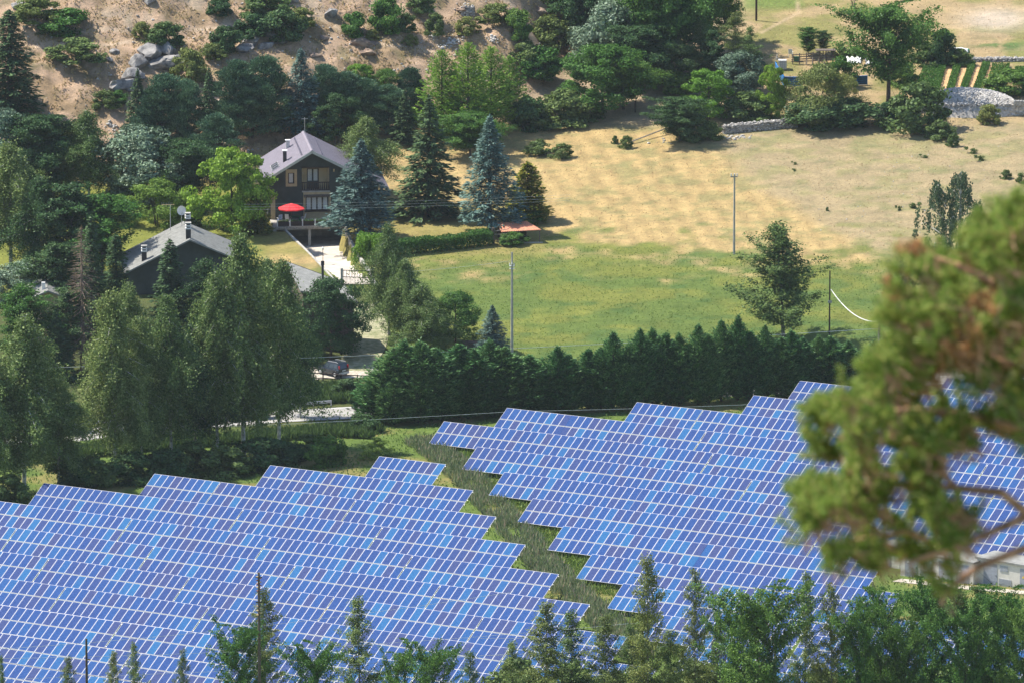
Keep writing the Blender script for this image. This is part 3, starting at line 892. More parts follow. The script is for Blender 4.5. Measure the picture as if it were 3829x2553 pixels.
def clipframe(pts, m=30):
    xs = []; ys = []
    for p in pts:
        x, y = projv(p[0], p[1], p[2]); xs.append(x); ys.append(y)
    return max(xs) > -m and min(xs) < 2352 + m and max(ys) > -m and min(ys) < 1568 + m

# underframe meshes for a table of n module columns
UNDER = {}
def under(n):
    if n in UNDER: return UNDER[n]
    w = n * MW
    a = MB()
    for s in (.25, 1.35, 2.0, 3.1): a.box(.02, w - .02, s - .03, s + .03, -.12, -.045)
    UNDER[n] = a.mesh('rail'); UNDER[n].materials.append(M['steel'])
    return UNDER[n]
ORD = ['first', 'second', 'third', 'fourth', 'fifth', 'sixth', 'seventh', 'eighth', 'ninth', 'tenth', 'eleventh', 'twelfth', 'thirteenth', 'fourteenth', 'fifteenth', 'sixteenth', 'seventeenth', 'eighteenth', 'nineteenth', 'twentieth',
       'twenty-first', 'twenty-second', 'twenty-third', 'twenty-fourth', 'twenty-fifth', 'twenty-sixth', 'twenty-seventh', 'twenty-eighth', 'twenty-ninth', 'thirtieth']
LEGMESH = {}
def legmesh(h):
    h = round(h, 1)
    if h not in LEGMESH:
        q = MB(); q.box(-.05, .05, -.04, .04, -h - .4, 0)
        LEGMESH[h] = q.mesh('leg'); LEGMESH[h].materials.append(M['steel'])
    return LEGMESH[h]

def table(a, k, n, label):
    c0 = corner(a, k)
    base = Vector(c0)
    o = thing('solar_table', label, 'solar panel', base, 0, 'tilted tables of blue solar panels')
    o.rotation_euler = ROT.to_euler()
    for r in range(2):
        for i in range(n):
            cx_ = (i + .5) * (MW - .09 / n); cy_ = (r + .5) * MH + r * .03
            p = corner(a, k) + cx_ * np.array(Uh) + cy_ * np.array(Dh)
            x, y = projv(*p)
            if x < -25 or x > 2377 or y < -20 or y > 1590: continue
            q = bpy.data.objects.new('panel', MOD)
            COL.objects.link(q); q.parent = o
            q.location = (cx_, -cy_, 0)
    q = bpy.data.objects.new('rail', under(n)); COL.objects.link(q); q.parent = o; q.scale = (1, -1, 1)
    Ri = ROT.transposed().to_euler()
    for i in range(max(2, n // 4)):
        u = (i + .5) * n * MW / max(2, n // 4)
        for s in (.8, 2.6):
            p = Vector(c0) + Uh * u + Dh * s - nvec * .1
            hgt = p.z - gz(p.x, p.y)
            if hgt < .2: continue
            q = bpy.data.objects.new('leg', legmesh(hgt)); COL.objects.link(q); q.parent = o
            q.rotation_euler = Ri
            q.location = ROT.transposed() @ (p - base)

def row(side, k, start, end, seam, name, off=0.0):
    """tables between start and end (module metres); seams every 18 modules through seam"""
    n = 0
    cuts = [start]
    s = seam + math.ceil((start - seam + .5) / (18 * MW)) * 18 * MW
    while s < end - 1: cuts.append(s); s += 18 * MW
    cuts.append(end)
    for x0, x1 in zip(cuts[:-1], cuts[1:]):
        m = round((x1 - x0) / MW)
        if m < 1: continue
        pts = [corner(x0, k), corner(x1, k), corner(x0, k) + DWN * 3.35, corner(x1, k) + DWN * 3.35]
        if not clipframe(pts): continue
        lab = 'table %s from left in %s row from the back, %s field of blue solar panels' % (ORD[n], name, side)
        table(x0 + .05, k, m, lab)
        n += 1

# fitted module offsets of the row ends: left field k = 1..., right field k - 5.972
FIT = dict()
LS = {1: (0, 9, 0), 2: (0, 27, 9), 3: (0, 45, 9), 4: (0, 63, 9), 5: (None, 54, 0), 6: (None, 72, 0), 7: (None, 72, 0), 8: (None, None, 0), 9: (None, None, 0), 10: (None, None, 0)}
def unproj_row(px, py, k):
    """metres along row k of a point on its top edge seen at a pixel column"""
    a, b = -200.0, 300.0
    for _ in range(60):
        m_ = (a + b) / 2
        if projv(*corner(m_, k))[0] < px: a = m_
        else: b = m_
    return (a + b) / 2
def s2p(x): return x / K
LSTART = {1: (1416.7, 1667.9, 1667.9), 2: (1008.9, 1772.3, 1258.9), 3: (576, 1858, 825), 4: (162.8, 1969.2, 406.5),
          5: (-700, 2096.4, 496.9), 6: (-700, 2213.8, 65), 7: (-700, 2345, 185.5), 8: (-700, 2470, 247.8), 9: (-700, 2600, 459.8), 10: (-700, 2740, 497.8),
          11: (-700, 2890, 560), 12: (-700, 3000, 640), 13: (-700, 3100, 700)}
for k, (x0, x1, xs_) in LSTART.items():
    a0 = unproj_row(s2p(x0), 0, k); a1 = unproj_row(s2p(x1), 0, k); s0 = unproj_row(s2p(xs_), 0, k)
    row('left', k, a0, a1, s0, ORD[k - 1])
RSTART = {0: (3540, 5200, 3780), 1: (2989.6, 5200, 3230.7), 2: (2816.8, 5200, 3068), 3: (2380.1, 5200, 2630), 4: (1894.7, 5200, 2137.2), 5: (1659, 5200, 2156), 6: (1782.9, 5200, 2290),
          7: (1884.7, 5200, 2402.4), 8: (1991.5, 3245, 2521.9), 9: (2105.4, 3300, 2642.4), 10: (2212.5, 3378, 2766), 11: (2329.5, 5200, 2890), 12: (2450, 5200, 3010), 13: (2575, 5200, 3140), 14: (2700, 5200, 3260),
          15: (2830, 5200, 3400), 16: (2960, 5200, 3500)}
for k, (x0, x1, xs_) in RSTART.items():
    kk = k - 5.972
    a0 = unproj_row(s2p(x0), 0, kk); a1 = unproj_row(s2p(x1), 0, kk); s0 = unproj_row(s2p(xs_), 0, kk)
    row('right', kk, a0, a1, s0, ORD[k])

# ------------------------------------------------------------------ stuff made of blades
def blades(name, pts, h, w, mat, lean=.25, label=None, n=None):
    """pts: (N,3) ground points; upright diamond blades"""
    n_ = len(pts)
    ax = np.tile(np.array([0, 0, 1.]), (n_, 1)) + rng.normal(size=(n_, 3)) * lean
    ax /= np.linalg.norm(ax, axis=1, keepdims=True)
    hh = h * (.5 + rng.random(n_))
    t = rng.normal(size=(n_, 3)); t -= ax * (t * ax).sum(1, keepdims=True); t /= np.linalg.norm(t, axis=1, keepdims=True)
    c = pts
    V_ = np.stack([c - t * w * .5, c + ax * hh[:, None] * .6 + t * w * .6, c + ax * hh[:, None], c + ax * hh[:, None] * .55 - t * w * .6], 1).reshape(-1, 3)
    o = link(name, leafmesh(name, V_), mat, kind='stuff')
    if label: o['label'] = label; o['category'] = name.replace('_', ' ')
    return o

def belt(path, width, n):
    """random ground points in a belt along ground points"""
    P_ = [np.array(p[:2]) for p in path]
    seg = [np.linalg.norm(b - a) for a, b in zip(P_[:-1], P_[1:])]
    cs = np.concatenate([[0], np.cumsum(seg)])
    s = rng.random(n) * cs[-1]
    j = np.clip(np.searchsorted(cs, s) - 1, 0, len(seg) - 1)
    t = (s - cs[j]) / np.array(seg)[j]
    A = np.array(P_)
    c = A[j] * (1 - t)[:, None] + A[j + 1] * t[:, None]
    d = A[j + 1] - A[j]; d /= np.linalg.norm(d, axis=1, keepdims=True)
    nrm = np.stack([-d[:, 1], d[:, 0]], 1)
    c = c + nrm * ((rng.random(n) - .5) * width)[:, None]
    return np.concatenate([c, H(c[:, 0], c[:, 1])[:, None]], 1)

rb = [g(955, 1012), g(1030, 1062), g(1090, 1120), g(1160, 1195), g(1235, 1285), g(1320, 1372), g(1400, 1440), g(1480, 1520)]
pts = belt(rb, 3.6, 15000)
pts = pts[fbm(pts[:, 0] / 2.2, pts[:, 1] / 2.2, 5) > .38]
blades('reeds', pts, .8, .10, M['reed'], .3, 'green and brown reeds in the strip between the two solar fields')
pts = belt(offset([Vector(p) for p in rb], 3.0), 3.4, 12000)
pts = pts[fbm(pts[:, 0] / 1.6, pts[:, 1] / 1.6, 15) > .42]
blades('tall_weeds', pts, .45, .12, M['grass'], .5, 'fresh green weeds beside the reeds between the solar fields')
pts = belt([g(-40, 1066), g(130, 1050), g(300, 1032), g(450, 1020), g(600, 1008), g(760, 996), g(870, 1000)], 4.5, 26000)
pts = pts[fbm(pts[:, 0] / 2.5, pts[:, 1] / 2.5, 25) > .36]
blades('tall_grass', pts, .85, .13, M['bush'], .35, 'tall reedy grass along the near verge of the road')
pts = belt([g(560, 925), g(700, 912), g(830, 905)], 7, 12000)
blades('bank_scrub', pts, .8, .16, M['bush'], .5, 'low dark scrub on the bank between the road and the parking area')
# meadow and field grass
def area(n, x0, x1, y0, y1):
    x = rng.uniform(x0, x1, n); y = rng.uniform(y0, y1, n)
    return np.stack([x, y, H(x, y)], 1)
p = area(60000, -62, 64, 880, 962); px_, py_ = projv(p[:, 0], p[:, 1], p[:, 2])
lim = np.interp(px_, [900, 1250, 1500, 1700, 2000, 2300], [585, 560, 565, 592, 590, 615])
blades('meadow_grass', p[(py_ > lim + 5) & (px_ > 900)], .16, .09, M['grass'], .9, 'short green grass in the lower meadow')
q_ = area(50000, -62, 66, 905, 1080)
px_, py_ = projv(q_[:, 0], q_[:, 1], q_[:, 2]); hl = hill(q_[:, 0], q_[:, 1])
lim = np.interp(px_, [900, 1250, 1500, 1700, 2000, 2300], [585, 560, 565, 592, 590, 615])
blades('dry_grass', q_[(py_ < lim) & (px_ > 850) & (hl < 2)], .13, .09, M['drygrass'], .9, 'dry yellow grass of the upper meadow')
q_ = area(90000, -62, 24, 978, 1060); hl = hill(q_[:, 0], q_[:, 1])
q_ = q_[(hl > 1.5) & (fbm(q_[:, 0] / 1.3, q_[:, 1] / 1.3, 91) > .47)]
blades('hillside_tussocks', q_, .34, .16, M['drygrass'], .8, 'dry tussocks and scrub covering the stony hillside')
q_ = area(60000, -62, 64, 735, 878)
q_ = q_[fbm(q_[:, 0] / 4, q_[:, 1] / 4, 97) > .42]
blades('field_grass', q_, .3, .12, M['grass'], .6, 'rough green grass on the ground of the solar field')

# ------------------------------------------------------------------ hedge of cypresses
NH = 38
hp = []
for i in range(NH):
    t = i / (NH - 1)
    px = 872 + (2040 - 872) * t + random.uniform(-8, 8)
    by = np.interp(px, [860, 1150, 1500, 1900, 2050], [968, 952, 935, 903, 893]) + random.uniform(-3, 3)
    ty = np.interp(px, [860, 930, 1130, 1240, 1400, 1560, 1640, 1760, 1840, 2050], [855, 800, 800, 822, 785, 768, 750, 745, 790, 800]) + random.uniform(-22, 16)
    w = np.interp(px, [860, 1180, 1300, 2050], [135, 118, 88, 78]) * random.uniform(.85, 1.2)
    hp.append((px, by, ty, w))
for i, (px, by, ty, w) in enumerate(hp):
    lab = 'dark green feathery cypress, %s from the road end of the long hedge' % (ORD[i] if i < 30 else '%s-%s' % ('thirty', ORD[i - 31]) if i > 30 else 'thirty-and-one-th')
    if i == 30: lab = 'dark green feathery cypress, thirty-first from the road end of the long hedge'
    elif i > 30: lab = 'dark green feathery cypress, thirty-%s from the road end of the long hedge' % ORD[i - 30]
    plant('cypress', px, by, ty, w, lab, 'cypress trees of the long hedge')
# lower filler shoots in front of the tall left group
for i, (px, by, ty, w) in enumerate([(905, 974, 868, 85), (960, 971, 850, 85), (1015, 966, 845, 85), (1075, 961, 850, 85), (1135, 957, 848, 85)]):
    plant('cypress', px, by, ty, w, 'shorter cypress, %s from the left in the front rank of the hedge' % ORD[i], 'short cypresses before the hedge')

# ------------------------------------------------------------------ trees and bushes, far to near
TREES = [
 # left skyline and slope
 ('narrowspruce', 24, 272, 22, 150, 'tall dark spruce at the left edge against the dry hillside', None),
 ('silver', 20, 470, 255, 120, 'pale grey-green birchy tree under the big spruce at the left edge', None),
 ('dark', 95, 470, 268, 130, 'dense dark green broadleaf tree right of the left-edge spruce', None),
 ('birch', 205, 470, 250, 110, 'pale feathery birch standing against the dry slope, left of the pines', None),
 ('birch', 155, 460, 275, 80, 'slimmer pale birch beside the dense dark tree on the left', None),
 ('spruce', 318, 345, 158, 82, 'dark pointed spruce just below the grey boulders', None),
 ('pine', 375, 345, 172, 100, 'bluish pine right of the pointed spruce below the boulders', None),
 ('pine', 348, 352, 215, 80, 'lower bluish pine in front of the boulders\' spruce', None),
 ('spruce', 482, 375, 152, 95, 'dark olive spruce in the middle of the wood behind the maple', None),
 ('pine', 430, 360, 185, 75, 'dark pine between the bluish pine and the olive spruce', None),
 ('pine', 545, 300, 138, 95, 'thin-topped pine left of the tall blue spruce on the slope', None),
 ('pine', 612, 290, 128, 95, 'pine close left of the tall blue spruce behind the house', None),
 ('pine', 580, 315, 175, 90, 'pine filling the gap behind the house roof on the left', None),
 ('bluespruce', 692, 318, 110, 125, 'tall ragged blue spruce rising behind the house roof', None),
 ('pine', 748, 285, 150, 80, 'pine right of the tall blue spruce on the slope', None),
 ('pine', 795, 300, 165, 80, 'second pine right of the tall blue spruce', None),
 ('bright', 828, 230, 146, 58, 'small bright green tree topping the pines behind the house', None),
 ('pine', 835, 300, 180, 80, 'pine below the small bright green tree', None),
 ('broad', 884, 245, 158, 62, 'light green round tree right of the small bright tree on the slope', None),
 ('pine', 890, 310, 195, 80, 'dark pine below the light green round tree', None),
 ('pine', 945, 270, 155, 60, 'small pine standing apart at the foot of the dry slope', None),
 ('spruce', 930, 330, 205, 80, 'dark spruce behind the birch right of the house', None),
 ('dark', 770, 330, 215, 85, 'dark tree just behind the house ridge', None),
 ('silver', 325, 465, 292, 150, 'silvery grey-green tree in the garden left of the house', None),
 ('dark', 425, 470, 328, 115, 'round dark green tree between the silvery tree and the maple', None),
 ('pine', 500, 400, 262, 95, 'dark pine behind the maple left of the house', None),
 ('birch', 845, 455, 262, 100, 'green birch with a rounded top behind the house on the right', None),
 ('bright', 533, 535, 342, 128, 'bright green maple against the left side of the house', None),
 ('thuja', 590, 535, 425, 62, 'golden-green conifer between the maple and the terrace', None),
 ('willow', 355, 515, 408, 120, 'light green feathery shrub on the garden lawn', None),
 ('willow', 420, 520, 440, 70, 'light green shrub behind the roof with the satellite dish', None),
 ('darkbush', 447, 520, 455, 42, 'clipped round dark shrub behind the satellite dish', None),
 ('bush', 290, 470, 420, 60, 'low shrub at the back of the garden lawn', None),
 ('larch', 1015, 320, 115, 130, 'light green larch nearest the pines on the slope', None),
 ('larch', 1075, 325, 98, 140, 'tallest light green larch of the cluster on the slope', None),
 ('larch', 1128, 300, 108, 130, 'light green larch in the middle of the cluster', None),
 ('larch', 1170, 265, 128, 90, 'light green larch at the right end of the cluster', None),
 ('broad', 1080, 360, 262, 100, 'green tree at the foot of the larches behind the second blue spruce', None),
 ('spruce', 986, 497, 218, 165, 'big dark green spruce on the lawn between the two blue spruces', None),
 ('bluespruce', 830, 548, 318, 168, 'blue spruce in front of the right half of the house', None),
 ('bluespruce', 1125, 532, 262, 158, 'blue spruce on the lawn beside the tile-roofed shed', None),
 ('thuja', 1212, 508, 372, 98, 'golden-green conifer between the blue spruce and the dry meadow', None),
 ('greenbush', 1222, 512, 478, 48, 'small round green bush behind the tile-roofed shed', None),
 ('greenbush', 1180, 562, 533, 48, 'young green shrub in front of the tile-roofed shed', None),
 # deep left
 ('birch', 25, 620, 320, 140, 'tall birch at the left edge above the two half-hidden roofs', None),
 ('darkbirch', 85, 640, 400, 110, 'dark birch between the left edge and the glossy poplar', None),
 ('poplar', 165, 640, 420, 120, 'glossy dark poplar left of the garden lawn', None),
 ('poplar', 235, 640, 448, 130, 'glossy dark poplar nearest the roof with the dish', None),
 ('poplar', 130, 760, 560, 110, 'glossy poplar behind the leafless brown spruce', None),
 ('silver', 45, 700, 600, 110, 'greyish tree above the small left roof', None),
 ('narrowspruce', 212, 800, 492, 88, 'slim dark spruce behind the leafless brown spruce', None),
 ('narrowspruce', 268, 790, 535, 100, 'dark spruce at the left corner of the grey-roofed house', None),
 ('dead', 190, 850, 518, 120, 'half-dead spruce with bare brown branches', None),
 ('poplar', 60, 860, 655, 95, 'glossy dark tree hiding the left part of the half-hidden roof', None),
 ('poplar', 158, 850, 668, 80, 'glossy dark tree right of the half-hidden roof', None),
 ('spruce', 130, 870, 710, 100, 'olive spruce below the half-dead one', None),
 ('narrowspruce', 392, 800, 548, 112, 'thin-topped dark spruce in front of the grey-roofed house', None),
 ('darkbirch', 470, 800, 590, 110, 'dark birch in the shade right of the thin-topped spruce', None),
 ('birch', 560, 1050, 520, 165, 'tallest pale birch of the clump, below the terrace', None),
 ('birch', 300, 960, 640, 105, 'pale birch left of the middle of the roadside clump', None),
 ('birch', 640, 1030, 585, 130, 'pale birch at the right of the clump with a white trunk by the road', None),
 ('birch', 500, 1060, 610, 130, 'pale birch left of the tallest one', None),
 ('birch', 395, 1075, 668, 130, 'grey-green birch in the middle of the roadside clump', None),
 ('birch', 265, 1095, 660, 140, 'grey-green birch left in the roadside clump, trunk near the left panels', None),
 ('birch', 325, 1085, 720, 110, 'bushy birch between two taller ones beside the road', None),
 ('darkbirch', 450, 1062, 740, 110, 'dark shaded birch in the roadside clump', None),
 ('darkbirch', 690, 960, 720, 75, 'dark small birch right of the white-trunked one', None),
 ('birch', 55, 1135, 712, 165, 'big yellowish birch at the left edge above the panels', None),
 ('birch', -15, 1150, 800, 120, 'birch cut by the left edge of the picture above the panels', None),
 ('birch', 135, 1120, 850, 110, 'lower birch right of the big yellowish one', None),
 ('birch', 622, 800, 588, 90, 'pale birch close left of the shed roof', None),
 ('dark', 760, 825, 638, 118, 'dark green round tree beside the shed roof and the path', None),
 ('birch', 893, 770, 508, 92, 'slender pale birch along the garden wall', None),
 ('birch', 925, 800, 590, 92, 'pale birch below the slender one on the garden wall', None),
 ('birch', 975, 815, 652, 105, 'pale birch nearest the cypress hedge', None),
 ('broad', 1046, 790, 668, 88, 'green tree between the pale birches and the small blue conifer', None),
 ('bluespruce', 1131, 808, 700, 84, 'small blue conifer beside the concrete pole', None),
 # understory at the road
 ('bush', 720, 1045, 1000, 80, 'bush at the foot of the white-trunked birch', None),
 ('greenbush', 752, 1070, 1000, 70, 'yellow-green bush at the right end of the roadside thicket', None),
 ('darkbush', 660, 1062, 1015, 80, 'dark bush left of the yellow-green one', None),
 ('darkbush', 600, 1075, 1005, 110, 'dark bush beneath the clump of birches', None),
 ('bush', 520, 1090, 1022, 100, 'bush under the birches above the second panel row', None),
 ('bush', 440, 1090, 1015, 100, 'bush below the middle birch', None),
 ('darkbush', 380, 1100, 1030, 90, 'dark bush by the left solar field', None),
 ('darkbush', 300, 1110, 1040, 95, 'dark bush left of the birch trunk near the panels', None),
 ('bush', 220, 1115, 1045, 95, 'bush between the big yellowish birch and the clump', None),
 ('darkbush', 160, 1118, 1050, 80, 'dark bush above the shaded corner of the panels', None),
 ('bush', 20, 1160, 1090, 80, 'bush at the left edge above the panels', None),
 ('bush', 560, 958, 900, 90, 'shaded bush behind the guardrail under the birches', None),
 ('darkbush', 420, 968, 900, 110, 'dark bush behind the guardrail on the left', None),
 ('darkbush', 300, 975, 905, 110, 'dark bush behind the far part of the guardrail', None),
 ('darkbush', 120, 985, 900, 130, 'dark bush above the road at the left', None),
 ('darkbush', 800, 905, 868, 50, 'dark shrub under the wooden fence of the parking area', None),
 ('willow', 862, 1050, 1005, 60, 'reedy green shrub at the end of the road verge', None),
 ('darkbush', 835, 990, 950, 60, 'dark weeds at the foot of the hedge beside the road', None),
 # hillside bushes
 ('greenbush', 152, 78, 20, 98, 'large green bush high on the left of the dry slope', None),
 ('olivebush', 80, 48, -8, 90, 'greyish bush at the top left of the dry slope', None),
 ('bush', 176, 138, 86, 96, 'broad green bush below the large one on the slope', None),
 ('bush', 110, 78, 58, 40, 'low bush beside small rocks on the upper left slope', None),
 ('olivebush', 325, 84, 50, 34, 'small yellow-green bush above the boulders', None),
 ('bush', 375, 105, 50, 66, 'green bush on top of the grey boulders', None),
 ('darkbush', 521, 120, 60, 56, 'dark juniper right of the boulders', None),
 ('olivebush', 437, 185, 112, 66, 'olive bush at the right end of the boulders', None),
 ('olivebush', 490, 135, 100, 50, 'yellowish bush beside the dark juniper', None),
 ('darkbush', 505, 36, -5, 46, 'dark bush near the top edge of the slope', None),
 ('darkbush', 592, 84, 32, 64, 'dark juniper left of the pair on the slope', None),
 ('darkbush', 646, 92, 22, 74, 'dark juniper right of the pair on the slope', None),
 ('bush', 610, 36, -18, 90, 'bush cut by the top edge above the junipers', None),
 ('olivebush', 690, 58, 18, 50, 'greyish bush right of the pair of junipers', None),
 ('greenbush', 816, 84, 28, 50, 'upright green bush left of the tall one on the slope', None),
 ('greenbush', 889, 75, -8, 64, 'tall green bush by the stony path on the slope', None),
 ('bush', 930, 72, 30, 36, 'green bush close right of the tall one on the slope', None),
 ('bush', 964, 26, -18, 50, 'green bush cut by the top edge', None),
 ('bush', 997, 80, 30, 38, 'green bush beside white stones on the slope', None),
 ('olivebush', 943, 104, 80, 28, 'tiny bush beneath the white stones', None),
 ('olivebush', 1072, 78, 38, 40, 'olive bush below the dark ledge on the upper slope', None),
 ('olivebush', 1142, 50, 8, 66, 'olive bush at the top of the slope left of the wood', None),
 ('olivebush', 854, 90, 68, 26, 'small round bush under the tall one', None),
 ('greenbush', 1186, 90, 20, 56, 'green bush at the edge of the wood on the upper slope', None),
 ('olivebush', 1262, 108, 38, 86, 'olive dome-shaped bush on the slope before the wood', None),
 ('bush', 1212, 150, 95, 66, 'bush linking the larches to the wood', None),
 ('darkbush', 1280, 20, -25, 80, 'dark bush at the top edge left of the dense wood', None),
 ('greenbush', 1240, 180, 105, 86, 'green bush right of the larches', None),
 ('bush', 245, 248, 208, 46, 'dry bush beside the lower boulder', None),
 ('greenbush', 272, 238, 208, 34, 'green bush under the lower boulder', None),
 # dense wood top middle
 ('dark', 1345, 130, -70, 120, 'big dark tree at the left of the dense wood', None),
 ('silver', 1395, 175, 0, 120, 'grey-green tree in front of the dense wood', None),
 ('dark', 1440, 140, -90, 140, 'tall dark tree in the middle of the dense wood', None),
 ('broad', 1500, 175, -80, 150, 'tall leafy tree in the middle of the dense wood', None),
 ('broad', 1555, 170, -60, 130, 'tall leafy tree right of the middle of the dense wood', None),
 ('dark', 1475, 205, 60, 120, 'dark lower tree at the foot of the dense wood', None),
 ('dark', 1540, 205, 90, 90, 'shaded tree beside the hollow at the foot of the wood', None),
 ('broad', 1610, 120, -70, 100, 'leafy tree at the right end of the dense wood', None),
 ('poplar', 1662, 95, -60, 70, 'tree with a bare lower trunk right of the dense wood', None),
 ('airy', 1604, 190, 30, 62, 'grey slender birch in front of the dense wood', None),
 ('poplar', 1640, 205, 70, 62, 'slim green poplar between two grey birches', None),
 ('airy', 1686, 205, 26, 78, 'tallest grey birch left of the kitchen garden', None),
 ('airy', 1725, 215, 60, 72, 'grey birch nearest the kitchen garden', None),
 ('silver', 1700, 225, 120, 90, 'grey-leaved tree below the birches by the garden', None),
 ('greenbush', 1560, 215, 165, 60, 'dark shrub beside the shaded hollow', None),
 ('broad', 1384, 262, 104, 150, 'spreading fruit tree with a forked trunk over the lane', None),
 ('broad', 1432, 252, 130, 105, 'spreading tree right of the forked one over the lane', None),
 ('bush', 1285, 282, 205, 115, 'grey-green thicket at the left end of the lane', None),
 ('darkbush', 1215, 300, 225, 70, 'dark shrub above the stone bank under the larches', None),
 ('bush', 1340, 275, 225, 70, 'shrub below the forked fruit tree', None),
 ('bright', 1630, 275, 160, 92, 'fresh green tree in the middle of the field boundary', None),
 ('dark', 1560, 326, 228, 88, 'dark dense tree at the left end of the field boundary', None),
 ('bush', 1600, 322, 262, 60, 'scraggly shrub with dead branches beside the dark boundary tree', None),
 ('bush', 1634, 320, 280, 42, 'round shrub at the end of the stone wall', None),
 ('bush', 1716, 278, 212, 88, 'dense shrub between the fresh green tree and the garden', None),
 ('bright', 1773, 272, 150, 52, 'narrow fresh green tree on thin stems left of the blue net', None),
 ('poplar', 1856, 128, 62, 40, 'small dark tree behind the timber racks', None),
 ('poplar', 1891, 126, 70, 30, 'thinner small tree behind the timber racks', None),
 ('bush', 1929, 132, 100, 28, 'little bush right of the timber racks', None),
 ('bush', 1962, 132, 108, 40, 'low bush behind the white sheets', None),
 ('olivewillow', 1885, 285, 145, 125, 'rounded olive-green willow before the blue net', None),
 ('olivewillow', 1935, 280, 170, 80, 'paler willow right of the rounded olive one', None),
 ('greenbush', 1932, 200, 130, 50, 'bright green bush behind the willows', None),
 ('darkbush', 1870, 294, 225, 110, 'dark bramble at the foot of the willow', None),
 ('darkbush', 1945, 290, 225, 110, 'dark bramble in the shade right of the willow', None),
 ('bigash', 2040, 240, 20, 150, 'large ash tree standing between the garden and the stone pile', None),
 ('greenbush', 2070, 200, 140, 60, 'green bush right of the large ash tree', None),
 ('darkbush', 2165, 146, 66, 50, 'upright dark bush by the upper stone wall', None),
 ('bush', 2130, 148, 98, 66, 'bush left of the upright one by the upper wall', None),
 ('bush', 2200, 148, 112, 50, 'low bush in front of the white sheeted seat', None),
 ('bush', 2100, 298, 190, 112, 'big green bush left of the stone pile', None),
 ('darkbush', 2045, 285, 235, 56, 'dark bush under the large ash tree', None),
 ('bush', 2163, 318, 277, 52, 'grey-green bush in front of the stone pile', None),
 ('bush', 2187, 336, 308, 22, 'tiny bush below the grey-green one', None),
 ('olivebush', 2270, 282, 240, 44, 'thin dry bush leaning on the stone pile', None),
 ('greenbush', 2320, 218, 160, 84, 'leafy green plants at the right end of the crop rows', None),
 ('tuft', 2228, 352, 336, 22, 'dark green weed clump in the meadow below the stone pile', None),
 ('tuft', 2247, 370, 354, 20, 'spiky weed clump right of the other in the meadow', None),
 ('bush', 1240, 355, 322, 50, 'light green bush at the lower edge of the lane', None),
 ('bush', 1288, 362, 330, 40, 'dark twiggy bush right of the light green one', None),
 ('bush', 1412, 330, 312, 12, 'tiny bush near the fallen rail', None),
 ('bush', 1437, 340, 312, 24, 'bush beside the stump and the fallen rail', None),
 ('tuft', 2104, 480, 462, 22, 'isolated weed in the dry meadow left of the weeping birch', None),
 ('tuft', 2062, 484, 470, 12, 'small weed left of the isolated one in the dry meadow', None),
 ('tuft', 1900, 486, 474, 10, 'tiny dark weed near the edge of the mown strips', None),
 ('tuft', 1823, 378, 370, 10, 'tiny dark weed high in the dry meadow', None),
 ('tuft', 1823, 394, 386, 10, 'tiny dark weed below its twin in the dry meadow', None),
 ('tuft', 2120, 362, 354, 16, 'dark weed under the grey-green bush in the meadow', None),
 ('bush', 2310, 410, 390, 20, 'small bush near the right edge of the dry meadow', None),
 ('bush', 2345, 420, 398, 20, 'small bush at the right edge of the dry meadow', None),
 # meadow trees
 ('aspen', 1800, 780, 516, 168, 'tall poplar standing in front of the green meadow behind the hedge', None),
 ('weeping', 2205, 655, 392, 165, 'weeping birch in the meadow, half hidden by the near pine', None),
 ('olivebush', 2070, 720, 610, 60, 'thin leafless-looking shrub left of the near pine', None),
]
for t in TREES: plant(*t)
